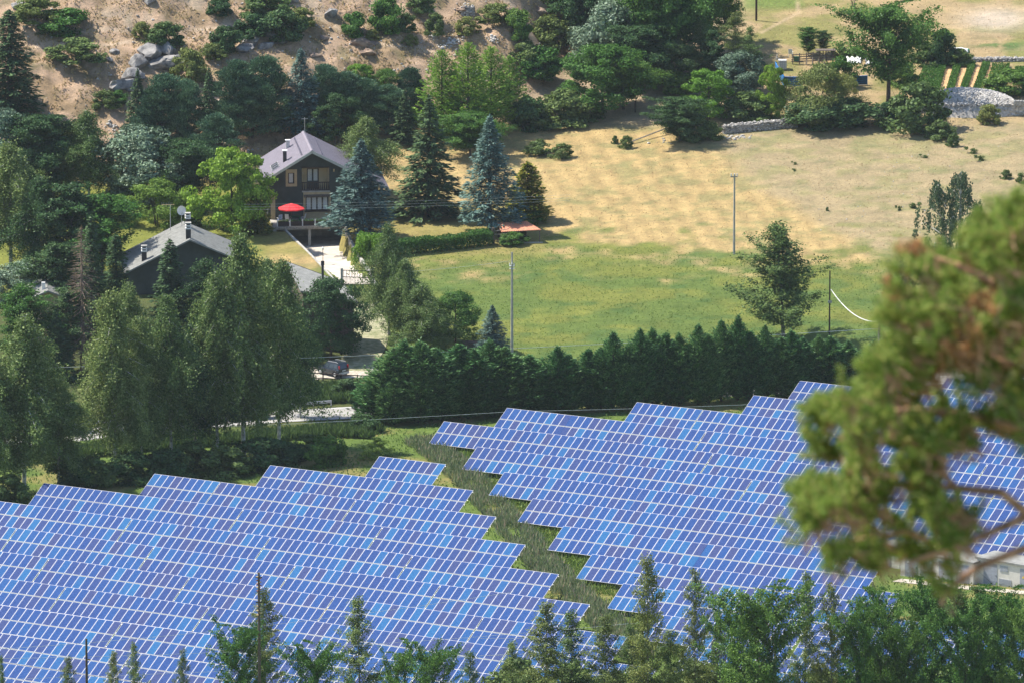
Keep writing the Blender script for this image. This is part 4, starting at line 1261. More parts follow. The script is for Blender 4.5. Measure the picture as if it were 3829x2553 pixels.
# row of trees in front of the panels at the bottom edge
FRONT = [
 ('airy', 612, 1345, 105, 'thin birch rising beside the insulator pole in front of the panels'),
 ('ash', 548, 1440, 100, 'bright leafy tree left of the insulator pole'),
 ('airy', 832, 1366, 120, 'pointed birch standing alone in front of the left solar field'),
 ('ash', 730, 1478, 90, 'green tree top between the insulator pole and the pointed birch'),
 ('ash', 985, 1480, 100, 'green tree top right of the pointed birch'),
 ('airy', 160, 1505, 60, 'small thin tree top near the lower left corner'),
 ('airy', 5, 1500, 40, 'tree top cut by the left edge at the bottom'),
 ('airy', 262, 1492, 60, 'wispy tree top right of the rusty pole'),
 ('airy', 305, 1470, 60, 'wispy tree top nearest the rusty pole on its right'),
 ('airy', 422, 1486, 50, 'wispy narrow tree top between the rusty pole and the leafy tree'),
 ('ash', 915, 1500, 60, 'small green tree top beside the pointed birch'),
 ('airy', 1075, 1490, 70, 'small wispy tree top left of the big olive birches'),
 ('airy', 1250, 1378, 130, 'olive birch left in the big group at the bottom centre'),
 ('airy', 1320, 1398, 120, 'dense olive birch in the big group at the bottom centre'),
 ('airy', 1390, 1410, 110, 'olive birch right of the dense one at the bottom centre'),
 ('airy', 1180, 1470, 90, 'low olive birch at the left end of the big bottom group'),
 ('airy', 1490, 1268, 120, 'tallest pointed birch in front of the right solar field'),
 ('airy', 1440, 1430, 90, 'bushy birch left of the tallest pointed one'),
 ('airy', 1598, 1298, 86, 'slim birch with a thin tip right of the tallest one'),
 ('airy', 1545, 1440, 90, 'lower birch between the tallest and the slim one'),
 ('airy', 1650, 1400, 80, 'sparse birch right of the slim one'),
 ('ash', 1745, 1350, 150, 'bright leafy ash behind the wooden pole with the crossarm'),
 ('ash', 1690, 1390, 100, 'leafy ash left of the wooden pole with the crossarm'),
 ('airy', 1845, 1306, 90, 'sparse thin birch right of the crossarm pole'),
 ('airy', 1912, 1332, 90, 'sparse thin birch left of the transformer cabins'),
 ('ash', 2022, 1366, 110, 'leafy tree below the end of the panel row by the cabins'),
 ('ash', 2130, 1340, 110, 'leafy tree in front of the left transformer cabin'),
 ('ash', 2215, 1362, 110, 'leafy tree in front of the gap between the cabins'),
 ('ash', 2305, 1352, 110, 'leafy tree in front of the right transformer cabin'),
 ('ash', 1965, 1400, 90, 'lower leafy tree right of the sparse birches'),
 ('ash', 2075, 1420, 90, 'lower leafy tree between two taller ones before the cabins'),
 ('ash', 2260, 1430, 90, 'lower leafy tree near the right edge'),
 ('ash', 2352, 1400, 90, 'leafy tree cut by the right edge at the bottom'),
]
for i, (k, px, ty, w, lab) in enumerate(FRONT):
    by = 1690 + (i * 37) % 60
    if ty > 1460: by += 40
    loc = g(px, by)
    plant(k, px, by, ty, w, lab, None, loc)
# shrubs filling the foot of the bottom row on the right
for i in range(9):
    px = 1180 + i * 140
    plant('bush', px, 1650, 1512 + (i % 3) * 14, 130, 'leafy shrub, %s from the left at the bottom edge below the right solar field' % ORD[i], 'shrubs along the bottom edge')

# ------------------------------------------------------------------ small builders
def prt(par, name, fn, mat, smooth=False, kind=None, label=None):
    m_ = MB(); fn(m_)
    return m_.build(name, mat, par, smooth, kind, label)

def bx(par, name, mat, *b, **k):
    return prt(par, name, lambda m_: m_.box(*b), mat, **k)

# ------------------------------------------------------------------ main house
HR = R(6.2)
gar = Vector((-23.0, 957.3, 0))
# garage floor level and terrace level
GFZ = gz(-22.5, 955.5)
TZ = GFZ + 2.45
apx = at(716, 508, 957.3 + 4.7)
HX0 = apx.x
house = thing('house', 'two-storey house with dark green walls and a mauve-grey sheet roof', 'house', (HX0, 957.3 + 4.7, TZ), HR)
# walls: facade built round its openings (x right, y back, z up from the terrace)
def facade(m_):
    W0, W1 = -5.2, 8.0
    D0, D1 = 0, 11.4
    zt = lambda x: 8.05 - (-x * .607 if x < 0 else x * .515)
    # left strip, between window and loggia, right strip
    def col(x0, x1, z0, z1a, z1b):
        m_.prism([(x0, z0), (x1, z0), (x1, z1b), (x0, z1a)], 0, .35)
    col(W0, -3.08, -.4, zt(W0), zt(-3.08))
    m_.prism([(-3.08, -.4), (-1.73, -.4), (-1.73, 3.93), (-3.08, 3.93)], 0, .35)
    m_.prism([(-3.08, 6.0), (-1.73, 6.0), (-1.73, zt(-1.73)), (-3.08, zt(-3.08))], 0, .35)
    col(-1.73, -1.15, -.4, zt(-1.73), zt(-1.15))
    m_.prism([(-1.15, 6.12), (2.16, 6.12), (2.16, zt(2.16)), (0, 8.05), (-1.15, zt(-1.15))], 0, .35)
    m_.prism([(-1.15, -.4), (-1.0, -.4), (-1.0, 3.2), (-1.15, 3.2)], 0, .35)
    m_.prism([(2.3, -.4), (W1, -.4), (W1, zt(W1)), (2.3, zt(2.3))], 0, .35)
    m_.prism([(2.16, 3.2), (2.3, 3.2), (2.3, zt(2.3)), (2.16, zt(2.16))], 0, .35)
    # side and back walls
    m_.box(W0, W0 + .35, .35, D1, -.4, zt(W0))
    m_.box(W1 - .35, W1, .35, D1, -.4, zt(W1))
    m_.prism([(W0 + .35, -.4), (W1 - .35, -.4), (W1 - .35, zt(W1)), (0, 8.05), (W0 + .35, zt(W0))], D1 - .35, D1 - .01)
prt(house, 'wall', facade, M['darkgreen'])
bx(house, 'wall', M['beige'], -1.0, 2.3, -.06, .3, -.4, .9, label='beige rendered panel below the big window')
bx(house, 'wall', M['beige'], -1.0, -.72, -.06, .3, .9, 3.2, label='beige rendered strip beside the big window')
bx(house, 'wall', M['beige'], 2.03, 2.3, -.06, .3, .9, 3.2, label='beige rendered strip right of the big window')
bx(house, 'wall', M['beige'], -.72, 2.03, -.06, .3, 2.7, 3.2, label='beige rendered band above the big window')
bx(house, 'balcony_floor', M['concrete'], -1.15, 2.16, -.08, 1.3, 3.2, 3.36)
def loggia(m_):
    m_.box(-1.14, -1.0, .36, 1.3, 3.37, 6.11); m_.box(2.02, 2.15, .36, 1.3, 3.37, 6.11)
    m_.box(-1.0, -.46, 1.15, 1.3, 3.37, 6.11); m_.box(.98, 2.02, 1.15, 1.3, 3.37, 6.11); m_.box(-.46, .98, 1.15, 1.3, 5.86, 6.11)
    m_.box(-1.14, 2.15, .36, 1.3, 6.115, 6.2)
prt(house, 'balcony_wall', loggia, M['beige'])
def window(x0, x1, z0, z1, y, n, fr=.09, door=False):
    f = MB()
    f.box(x0, x1, y, y + .1, z1 - fr, z1); f.box(x0, x1, y, y + .1, z0, z0 + fr)
    for i in range(n + 1):
        xx = x0 + (x1 - x0 - fr) * i / n
        f.box(xx, xx + fr, y + .002, y + .098, z0 + fr, z1 - fr)
    w_ = f.build('window' if not door else 'balcony_door', M['brownwood'], house)
    for i in range(n):
        a = x0 + (x1 - x0 - fr) * i / n + fr; b = x0 + (x1 - x0 - fr) * (i + 1) / n
        bx(w_, 'pane', M['glass'], a, b, y + .06, y + .07, z0 + fr, z1 - fr)
        bx(w_, 'curtain', M['curtain'], a + .03, b - .03 - (b - a) * .08, y + .04, y + .055, z0 + fr + (.9 if door else .02), z1 - fr - .02)
    return w_
window(-2.79, -2.04, 4.26, 5.57, .16, 1)
def surround(m_):
    m_.box(-3.08, -2.79, .0, .3, 3.93, 6.0); m_.box(-2.04, -1.73, .0, .3, 3.93, 6.0)
    m_.box(-2.79, -2.04, .0, .3, 5.57, 6.0); m_.box(-2.79, -2.04, .0, .3, 3.93, 4.26)
prt(house, 'window_surround', surround, M['beige'])
window(-.46, .98, 3.37, 5.86, 1.16, 2, door=True)
window(-.71, 2.02, .98, 2.68, .05, 4)
bx(house, 'sill', M['brownwood'], -.85, 2.2, -.22, -.065, .86, .97)
bx(house, 'lintel', M['brownwood'], -1.25, 2.3, -.05, -.003, 6.14, 6.26)
sc_ = MB()
for i in range(22):
    x = -.92 + i * .143
    sc_.box(x, x + .09, -.30, -.27, 2.58, 2.78)
sc_.hull8([(-.95, -.28, 2.76), (2.25, -.28, 2.76), (2.25, -.065, 2.88), (-.95, -.065, 2.88)], [(-.95, -.28, 2.80), (2.25, -.28, 2.80), (2.25, -.065, 2.92), (-.95, -.065, 2.92)])
sc_.build('scalloped_canopy', M['oldwood'], house, kind='stuff')
bx(house, 'handrail', M['brownwood'], -1.15, 2.16, -.07, .02, 4.32, 4.42)
bx(house, 'handrail', M['brownwood'], -1.15, 2.16, -.07, .02, 3.42, 3.50)
for i in range(13):
    x = -1.08 + i * .262
    q = MB(); q.tube((x, -.025, 3.5), (x, -.025, 3.75), .035, .065, 6); q.tube((x, -.025, 3.75), (x, -.025, 4.32), .065, .03, 6)
    q.build('baluster', M['brownwood'], house)
bx(house, 'wall_lamp', M['white'], -1.1, -.98, .37, .5, 5.35, 5.55)
bx(house, 'wall_lamp', M['insulpale'], 2.6, 2.75, -.12, -.002, 5.65, 5.95)
bx(house, 'corner_panel', M['beige'], -4.9, -4.35, -.07, -.002, .0, 2.9)
# roof: two unequal slopes, ridge running back
def rz_(x): return 8.42 - (-x * .607 if x < 0 else x * .515)
Y0, Y1 = -1.0, 11.6
LX, RX = -5.75, 9.2
roof = prt(house, 'roof', lambda m_: (m_.slab((LX, Y0, rz_(LX)), (0, Y0, rz_(0)), (0, Y1, rz_(0)), (LX, Y1, rz_(LX)), .16),
                                      m_.slab((.002, Y0, rz_(0)), (RX, Y0, rz_(RX)), (RX, Y1, rz_(RX)), (.002, Y1, rz_(0)), .16)), M['roofgrey'])
sm = MB()
i = 0
y = Y0 + .3
while y < Y1 - .1:
    for (xa, xb) in ((LX + .02, -.1), (.1, RX - .02)):
        sm.hull8([(xa, y, rz_(xa) + .003), (xb, y, rz_(xb) + .003), (xb, y + .03, rz_(xb) + .003), (xa, y + .03, rz_(xa) + .003)],
                 [(xa, y, rz_(xa) + .035), (xb, y, rz_(xb) + .035), (xb, y + .03, rz_(xb) + .035), (xa, y + .03, rz_(xa) + .035)])
    y += .62
sm.build('roof_seam', M['roofgrey'], roof, kind='stuff')
prt(roof, 'ridge_cap', lambda m_: m_.prism([(-.22, rz_(-.22) + .01), (0, rz_(0) + .01), (.22, rz_(.22) + .01), (.22, rz_(.22) + .06), (0, rz_(0) + .08), (-.22, rz_(-.22) + .06)], Y0 - .02, Y1 + .02), M['roofgrey'])
def verge(m_):
    for (xa, xb) in ((LX, -.01), (.01, RX)):
        m_.hull8([(xa, Y0 - .06, rz_(xa) - .34), (xb, Y0 - .06, rz_(xb) - .34), (xb, Y0 - .005, rz_(xb) - .34), (xa, Y0 - .005, rz_(xa) - .34)],
                 [(xa, Y0 - .06, rz_(xa) + .02), (xb, Y0 - .06, rz_(xb) + .02), (xb, Y0 - .005, rz_(xb) + .02), (xa, Y0 - .005, rz_(xa) + .02)])
prt(roof, 'verge_board', verge, M['steel'])
sg = MB()
for i in range(19):
    y = Y0 + .8 + i * .6
    for x in (-1.15, 1.25):
        z = rz_(x)
        sg.hull8([(x - .12, y, z + .002), (x + .12, y, rz_(x + .12) + .002), (x + .12, y + .22, rz_(x + .12) + .002), (x - .12, y + .22, z + .002)],
                 [(x - .02, y + .05, z + .16), (x + .06, y + .05, z + .16), (x + .06, y + .17, z + .16), (x - .02, y + .17, z + .16)])
sg.build('snow_guard', M['roofgrey'], roof, kind='stuff')
def chimney(par, x, y, h, w=.42, roofz=None, mat='darkmetal', capmat='white'):
    z = roofz
    c = bx(par, 'chimney', M[mat], x - w / 2, x + w / 2, y - w / 2, y + w / 2, z - .3, z + h)
    bx(c, 'chimney_cap', M[capmat], x - w * .72, x + w * .72, y - w * .72, y + w * .72, z + h + .12, z + h + .2)
    for sx in (-1, 1):
        bx(c, 'cap_post', M['steel'], x + sx * w * .35 - .03, x + sx * w * .35 + .03, y - .05, y + .05, z + h, z + h + .12)
chimney(roof, -3.0, 2.2, 1.15, roofz=rz_(-3.0))
chimney(roof, -2.15, 8.2, .75, roofz=rz_(-2.15), mat='steel')
for j in range(3):
    y = 1.0 + j * 1.15; xa, xb = -4.65, -3.75
    s_ = MB(); s_.hull8([(xa, y, rz_(xa) + .0), (xb, y, rz_(xb) + .0), (xb, y + .55, rz_(xb)), (xa, y + .55, rz_(xa))], [(xa, y, rz_(xa) + .14), (xb, y, rz_(xb) + .14), (xb, y + .55, rz_(xb) + .14), (xa, y + .55, rz_(xa) + .14)])
    w_ = s_.build('roof_window', M['steel'], roof)
    s_ = MB(); s_.hull8([(xa + .07, y + .07, rz_(xa + .07) + .14), (xb - .07, y + .07, rz_(xb - .07) + .14), (xb - .07, y + .48, rz_(xb - .07) + .14), (xa + .07, y + .48, rz_(xa + .07) + .14)],
                        [(xa + .07, y + .07, rz_(xa + .07) + .155), (xb - .07, y + .07, rz_(xb - .07) + .155), (xb - .07, y + .48, rz_(xb - .07) + .155), (xa + .07, y + .48, rz_(xa + .07) + .155)])
    s_.build('pane', M['glass'], w_)
prt(roof, 'aerial', lambda m_: (m_.tube((.1, 10.6, rz_(0)), (.1, 10.6, rz_(0) + 1.9), .03), m_.tube((-.3, 10.6, rz_(0) + 1.7), (.5, 10.6, rz_(0) + 1.7), .02)), M['steel'])
# terrace over the garage
GX0, GX1 = -4.6, 3.35
prt(house, 'terrace_slab', lambda m_: m_.box(GX0 - .4, GX1 + .5, -4.75, -.005, -.36, -.0), M['concrete'])
bx(house, 'terrace_edge', M['greywood'], GX0 - .4, GX1 + .5, -4.82, -4.755, -.30, .03)
bx(house, 'garage_pillar', M['concrete'], -.80, -.50, -4.6, -4.3, -2.6, -.365)
bx(house, 'garage_pillar', M['concrete'], GX1 - .15, GX1 + .10, -4.7, -4.4, -2.6, -.365)
bx(house, 'garage_pillar', M['concrete'], GX0 - .25, GX0, -4.7, -4.4, -2.6, -.365)
def garage(m_):
    m_.box(GX0 - .4, GX0 - .26, -4.7, 1.2, -2.7, -.365); m_.box(GX1 + .12, GX1 + .42, -4.7, 1.2, -2.9, -.365)
    m_.box(GX0 - .4, GX1 + .42, 1.2, 1.5, -2.9, -.41)
prt(house, 'garage_wall', garage, M['concrete'])
prt(house, 'garage_floor', lambda m_: m_.box(GX0 - .25, GX1 + .1, -4.7, 1.2, -2.75, -2.40), M['concrete'])
loc2 = lambda x, y, z=0: Vector((HX0, 962.0, TZ)) + Matrix.Rotation(HR, 3, 'Z') @ Vector((x, y, z))
# planters along the terrace edge
for i in range(5):
    x0 = GX0 + .15 + i * 1.5
    p = thing('planter', 'dark timber planter with seedlings, %s from the left on the terrace edge' % ORD[i], 'planter', loc2(x0, -4.5, 0), HR, 'planters on the terrace edge')
    for j in range(4):
        bx(p, 'slat', M['brownwood'], .06, 1.38, -.02, .02, .06 + j * .14, .17 + j * .14)
    bx(p, 'box', M['brownwood'], .08, 1.36, .03, .42, .02, .55)
    bx(p, 'post', M['white'], -.06, .04, -.06, .06, 0, .78)
    k = 260
    c = np.stack([rng.uniform(.1, 1.34, k), rng.uniform(.05, .4, k), .56 + rng.random(k) * .28 * (.5 + .5 * np.sin(i * 2 + np.arange(k)))], 1)
    link('foliage', leafmesh('planter_foliage', leafgeo(c, .06, .5, None)), M['broad'], p)
bx(house, 'end_post', M['white'], GX0 + .15 + 7.5 - .06, GX0 + .15 + 7.5 + .04, -4.56, -4.44, .001, .78)
# parasol, table and chairs on the terrace
pl = loc2(-2.63, -2.6, 0)
par = thing('parasol', 'open red parasol on a wooden pole on the terrace', 'parasol', pl, HR)
prt(par, 'pole', lambda m_: m_.tube((0, 0, 0), (0, 0, 2.35), .03), M['oldwood'])
prt(par, 'base', lambda m_: m_.tube((0, 0, 0), (0, 0, .08), .3, .28, 12), M['concrete'])
cp = MB()
n8 = 8
top = (0, 0, 2.42)
ring = [(1.62 * math.cos(6.283 * i / n8 + .39), 1.62 * math.sin(6.283 * i / n8 + .39), 1.82) for i in range(n8)]
mid = [(.85 * math.cos(6.283 * i / n8 + .39), .85 * math.sin(6.283 * i / n8 + .39), 2.16) for i in range(n8)]
low = [(x, y, z - .14) for x, y, z in ring]
vs = [top] + mid + ring + low
fs = []
for i in range(n8):
    j = (i + 1) % n8
    fs += [(0, 1 + i, 1 + j), (1 + i, 9 + i, 9 + j, 1 + j), (9 + i, 17 + i, 17 + j, 9 + j)]
cp.add(vs, fs); cp.build('canopy', M['red'], par)
for i in range(n8):
    prt(par, 'rib', lambda m_: m_.tube((0, 0, 2.38), (ring[i][0] * .97, ring[i][1] * .97, 1.79), .012, n=4), M['oldwood'])
def chair(loc, rz, label, mat, group=None):
    c = thing('chair', label, 'chair', loc, rz, group)
    bx(c, 'seat', mat, -.24, .24, -.24, .22, .40, .44)
    prt(c, 'backrest', lambda m_: m_.hull8([(-.24, .2, .44), (.24, .2, .44), (.24, .24, .44), (-.24, .24, .44)], [(-.24, .34, 1.05), (.24, .34, 1.05), (.24, .38, 1.05), (-.24, .38, 1.05)]), mat)
    for sx in (-1, 1):
        for sy in (-.2, .2):
            prt(c, 'leg', lambda m_: m_.tube((sx * .22, sy, .41), (sx * .25, sy * 1.15, 0), .02, n=5), M['white'])
        prt(c, 'armrest', lambda m_: m_.box(sx * .27 - .03, sx * .27 + .03, -.2, .28, .62, .66), M['white'])
    return c
M['stripe'] = pmat('blue_white_stripes', (.55, .6, .75), .7, var=.3, scale=14, col2=(.10, .18, .42))
c = chair(loc2(-4.05, -2.4), HR + R(200), 'folding chair with a blue and white striped back, left of the parasol', M['stripe'])
chair(loc2(-3.0, -2.0), HR + R(150), 'white plastic armchair left of the parasol pole', M['white'])
chair(loc2(-1.25, -2.2), HR + R(250), 'white plastic armchair right of the parasol pole', M['white'])
tb = thing('table', 'dark green garden table under the red parasol', 'table', loc2(-2.1, -2.1), HR)
bx(tb, 'tabletop', M['green'], -.6, .6, -.4, .4, .70, .74)
for sx in (-1, 1):
    for sy in (-1, 1):
        bx(tb, 'leg', M['green'], sx * .5 - .03, sx * .5 + .03, sy * .32 - .03, sy * .32 + .03, 0, .70)
# sloping retaining wall right of the driveway, in two pieces
def wallrun(name, label, pts, h, th, mat, cat='wall', below=1.0, htop=None):
    o = thing(name, label, cat, pts[0])
    m_ = MB()
    rel = [Vector(p) - Vector(pts[0]) for p in pts]
    for i in range(len(rel) - 1):
        a, b = rel[i], rel[i + 1]
        d = (b - a); d.z = 0; d.normalize(); n_ = Vector((-d.y, d.x, 0)) * th / 2
        ha = h if htop is None else htop[i]; hb = h if htop is None else htop[i + 1]
        m_.hull8([a - n_ - Vector((0, 0, below)), b - n_ - Vector((0, 0, below)), b + n_ - Vector((0, 0, below)), a + n_ - Vector((0, 0, below))],
                 [a - n_ + Vector((0, 0, ha)), b - n_ + Vector((0, 0, hb)), b + n_ + Vector((0, 0, hb)), a + n_ + Vector((0, 0, ha))])
    m_.build('wall', mat, o)
    return o
def onground(x, y, dz=0): return Vector((x, y, gz(x, y) + dz))
rw = [onground(-19.9 + .1, 957.0), onground(-19.0, 951), onground(-17.9, 944), onground(-16.6, 937), onground(-15.7, 930)]
for p in rw: p.z = float(base_h(p.x, p.y))
wallrun('retaining_wall', 'pale concrete retaining wall along the right side of the driveway', rw, .25, .28, M['concrete'], below=3.2, htop=[.45, .30, .3, .35, .4])
lw = [onground(-26.9, 957.0), onground(-24.6, 949), onground(-22.4, 941), onground(-20.3, 933)]
for p in lw: p.z = float(base_h(p.x, p.y))
wallrun('retaining_wall', 'low retaining wall along the left side of the driveway', lw, .12, .25, M['concrete'], below=3.0)
# lamp, barrier gate, orange roll, fence posts by the driveway
lp = onground(-22.2, 946.5)
la = thing('garden_lamp', 'garden lamp with a white lantern on a thin black post by the driveway', 'lamp', lp)
prt(la, 'post', lambda m_: m_.tube((0, 0, -.2), (0, 0, 1.75), .035), M['darkmetal'])
prt(la, 'lantern', lambda m_: (m_.tube((0, 0, 1.76), (0, 0, 2.0), .10, .15, 6), m_.tube((0, 0, 2.0), (0, 0, 2.15), .19, .02, 6)), M['white'])
orr = onground(-17.9, 953.5); orr.z = float(base_h(orr.x, orr.y)) 
oo = thing('rolled_barrier', 'orange ribbed roll leaning on dark poles beside the driveway wall', 'roll', orr)
for i in range(5):
    a = Vector((.05 + .14 * i, -.1, .2 + i * .22))
    prt(oo, 'ring', lambda m_: m_.tube(a, a + Vector((.12, .02, .19)), .16, .16, 10), M['orange'])
for dx in (0, .3):
    prt(oo, 'pole', lambda m_: m_.tube((-.25 - dx, .3, 0), (-.85 - dx, .6, 2.6), .06, .04), M['oldwood'])
ga = thing('gate', 'open-railed dark metal gate across the foot of the driveway', 'gate', onground(-17.9, 931.6), R(-8))
gl = 3.3
bx(ga, 'rail', M['darkmetal'], -gl / 2, gl / 2, -.03, .03, 1.72, 1.80)
bx(ga, 'rail', M['darkmetal'], -gl / 2, gl / 2, -.03, .03, .95, 1.02)
bx(ga, 'rail', M['darkmetal'], -gl / 2, gl / 2, -.03, .03, .10, .17)
for i in range(21):
    x = -gl / 2 + .08 + i * (gl - .16) / 20
    bx(ga, 'bar', M['darkmetal'], x - .022, x + .022, -.02, .02, .17 if i % 2 == 0 or x > 0 else .17, 1.72 if i % 2 == 0 else .95)
bx(ga, 'gate_post', M['concrete'], gl / 2 + .02, gl / 2 + .27, -.14, .14, -.3, 2.0)
bx(ga, 'gate_post', M['concrete'], -gl / 2 - .27, -gl / 2 - .02, -.14, .14, -.3, 2.0)
# ------------------------------------------------------------------ grey-roofed house on the left
def gable_house(loc, rz, label, LXl, RXr, sl, sr, zr, dep, roofm, wallm, over=.8, wl=None, wr=None):
    h = thing('house', label, 'house', loc, rz)
    zz = lambda x: zr - (-x * sl if x < 0 else x * sr)
    wl = wl if wl is not None else LXl + .7; wr = wr if wr is not None else RXr - .7
    def walls(m_):
        m_.prism([(wl, -1.5), (wr, -1.5), (wr, zz(wr) - .3), (0, zr - .3), (wl, zz(wl) - .3)], 0, .3)
        m_.prism([(wl, -1.5), (wr, -1.5), (wr, zz(wr) - .3), (0, zr - .3), (wl, zz(wl) - .3)], dep - .3, dep)
        m_.box(wl, wl + .3, .3, dep - .3, -1.5, zz(wl) - .3); m_.box(wr - .3, wr, .3, dep - .3, -1.5, zz(wr) - .3)
    prt(h, 'wall', walls, wallm)
    y0, y1 = -over, dep + over
    rf = prt(h, 'roof', lambda m_: (m_.slab((LXl, y0, zz(LXl)), (0, y0, zz(0)), (0, y1, zz(0)), (LXl, y1, zz(LXl)), .2),
                                    m_.slab((.002, y0, zz(0)), (RXr, y0, zz(RXr)), (RXr, y1, zz(RXr)), (.002, y1, zz(0)), .2)), roofm)
    sm_ = MB(); y = y0 + .4
    while y < y1:
        for xa, xb in ((LXl + .02, -.06), (.06, RXr - .02)):
            sm_.hull8([(xa, y, zz(xa) + .003), (xb, y, zz(xb) + .003), (xb, y + .05, zz(xb) + .003), (xa, y + .05, zz(xa) + .003)],
                      [(xa, y, zz(xa) + .025), (xb, y, zz(xb) + .025), (xb, y + .05, zz(xb) + .025), (xa, y + .05, zz(xa) + .025)])
        y += .45
    sm_.build('roof_seam', roofm, rf, kind='stuff')
    return h, rf, zz
g2 = g(436, 672)
tp = at(436, 547, g2.y)
h2, r2, z2 = gable_house(g2 + Vector((0, 0, 0)), HR, 'low house with a pale grey roof and three banded chimneys, left of the birches', -7.6, 6.4, .50, .44, tp.z - g2.z, 9.2, M['roofpale'], M['darkgreen'])
def banded(x, y, h):
    z = z2(x)
    c = bx(r2, 'chimney', M['darkmetal'], x - .28, x + .28, y - .28, y + .28, z - .2, z + h * .55)
    for j in range(3):
        bx(c, 'chimney_band', M['white'] if j < 2 else M['concrete'], x - .33, x + .33, y - .33, y + .33, z + h * (.56 + j * .16), z + h * (.64 + j * .16))
        if j < 2: bx(c, 'chimney_core', M['darkmetal'], x - .2, x + .2, y - .2, y + .2, z + h * (.641 + j * .16), z + h * (.719 + j * .16))
banded(-.1, .3, 1.9); banded(.35, 7.6, 1.7); banded(-5.2, .6, 1.8)
dish = thing('satellite_dish', 'white satellite dish on the ridge of the pale grey roof', 'dish', g2 + Matrix.Rotation(HR, 3, 'Z') @ Vector((-.3, 8.6, z2(0))), 0)
prt(dish, 'mast', lambda m_: m_.tube((0, 0, -.1), (0, 0, 1.5), .035), M['steel'])
dm = MB(); rings = []
vs = [(0, .12, 1.55)]
for rr, dd in ((.22, .10), (.40, .05), (.52, -.03)):
    for i in range(14):
        a = 6.283 * i / 14; vs.append((rr * math.cos(a), dd - .02, 1.55 + rr * 1.08 * math.sin(a)))
fs = [(0, 1 + i, 1 + (i + 1) % 14) for i in range(14)]
for k in range(2):
    fs += [(1 + k * 14 + i, 1 + (k + 1) * 14 + i, 1 + (k + 1) * 14 + (i + 1) % 14, 1 + k * 14 + (i + 1) % 14) for i in range(14)]
n0 = len(vs)
vs += [(x, y + .03, z) for x, y, z in vs[:n0]]
fs += [tuple(reversed([i + n0 for i in f])) for f in fs]
dm.add(vs, fs); dm.build('reflector', M['white'], dish, smooth=True)
prt(dish, 'feed_arm', lambda m_: (m_.tube((0, -.02, 1.05), (0, -.55, 1.45), .02), m_.tube((0, -.55, 1.42), (0, -.48, 1.55), .05)), M['steel'])
ae = thing('aerial', 'television aerial with an orange tip behind the satellite dish', 'aerial', g2 + Matrix.Rotation(HR, 3, 'Z') @ Vector((-1.6, 8.8, z2(-1.6))), 0)
prt(ae, 'mast', lambda m_: m_.tube((0, 0, -.1), (0, 0, 3.1), .04), M['steel'])
prt(ae, 'boom', lambda m_: m_.tube((-1.0, 0, 3.0), (.5, 0, 3.05), .03), M['insulpale'])
prt(ae, 'element', lambda m_: [m_.tube((-1.0 + j * .2, 0, 2.75), (-1.0 + j * .2, 0, 3.3), .015, n=4) for j in range(7)], M['steel'], kind='stuff')
# left edge house
g3 = g(90, 790)
tp3 = at(110, 664, g3.y)
h3, r3, z3 = gable_house(Vector((g3.x + 1.0, g3.y, g3.z)), HR, 'half-hidden house with a pale roof behind the left birches', -3.4, 2.6, .45, .4, tp3.z - g3.z, 6, M['roofpale'], M['beige'])
bx(r3, 'chimney', M['white'], -.6, -.2, .6, 1.0, z3(-.4) - .2, z3(-.4) + .8)
bx(h3, 'balcony_slab', M['white'], -2.6, 1.5, -1.6, -.002, 2.1, 2.3)
# shed roof beside the path
A_ = g(745, 800)
sd = thing('shed', 'shed with a long sloping grey sheet roof beside the gravel path', 'shed', A_)
zA = lambda px, py, Y: at(px, py, Y) - A_
Yb, Yf = A_.y + 5.5, A_.y - .5
q0, q1, q2, q3 = zA(655, 600, Yb + 2), zA(786, 648, Yb - .2), zA(823, 694, Yf), zA(690, 668, Yf)
prt(sd, 'roof', lambda m_: m_.slab(q3, q2, q1, q0, .18), M['roofpale'])
prt(sd, 'verge_board', lambda m_: m_.hull8([q0 + Vector((0, .005, -.22)), q1 + Vector((0, .005, -.22)), q1 + Vector((0, .08, -.22)), q0 + Vector((0, .08, -.22))], [q0 + Vector((0, .005, .04)), q1 + Vector((0, .005, .04)), q1 + Vector((0, .08, .04)), q0 + Vector((0, .08, .04))]), M['darkmetal'])
def inset(p, q, t=.1): return p + (q - p) * t
cen = (q0 + q1 + q2 + q3) / 4
tops = [inset(p, cen, .12) - Vector((0, 0, .2)) for p in (q3, q2, q1, q0)]
prt(sd, 'wall', lambda m_: m_.hull8([Vector((p.x, p.y, -1.0)) for p in tops], tops), M['oldwood'])
fl = at(741, 600, Yb - 1.2) - A_
prt(sd, 'flue', lambda m_: (m_.tube((fl.x, fl.y, 1.5), (fl.x, fl.y, fl.z - .5), .14, n=8), m_.tube((fl.x, fl.y, fl.z - .5), (fl.x, fl.y, fl.z), .2, n=8)), M['darkmetal'])
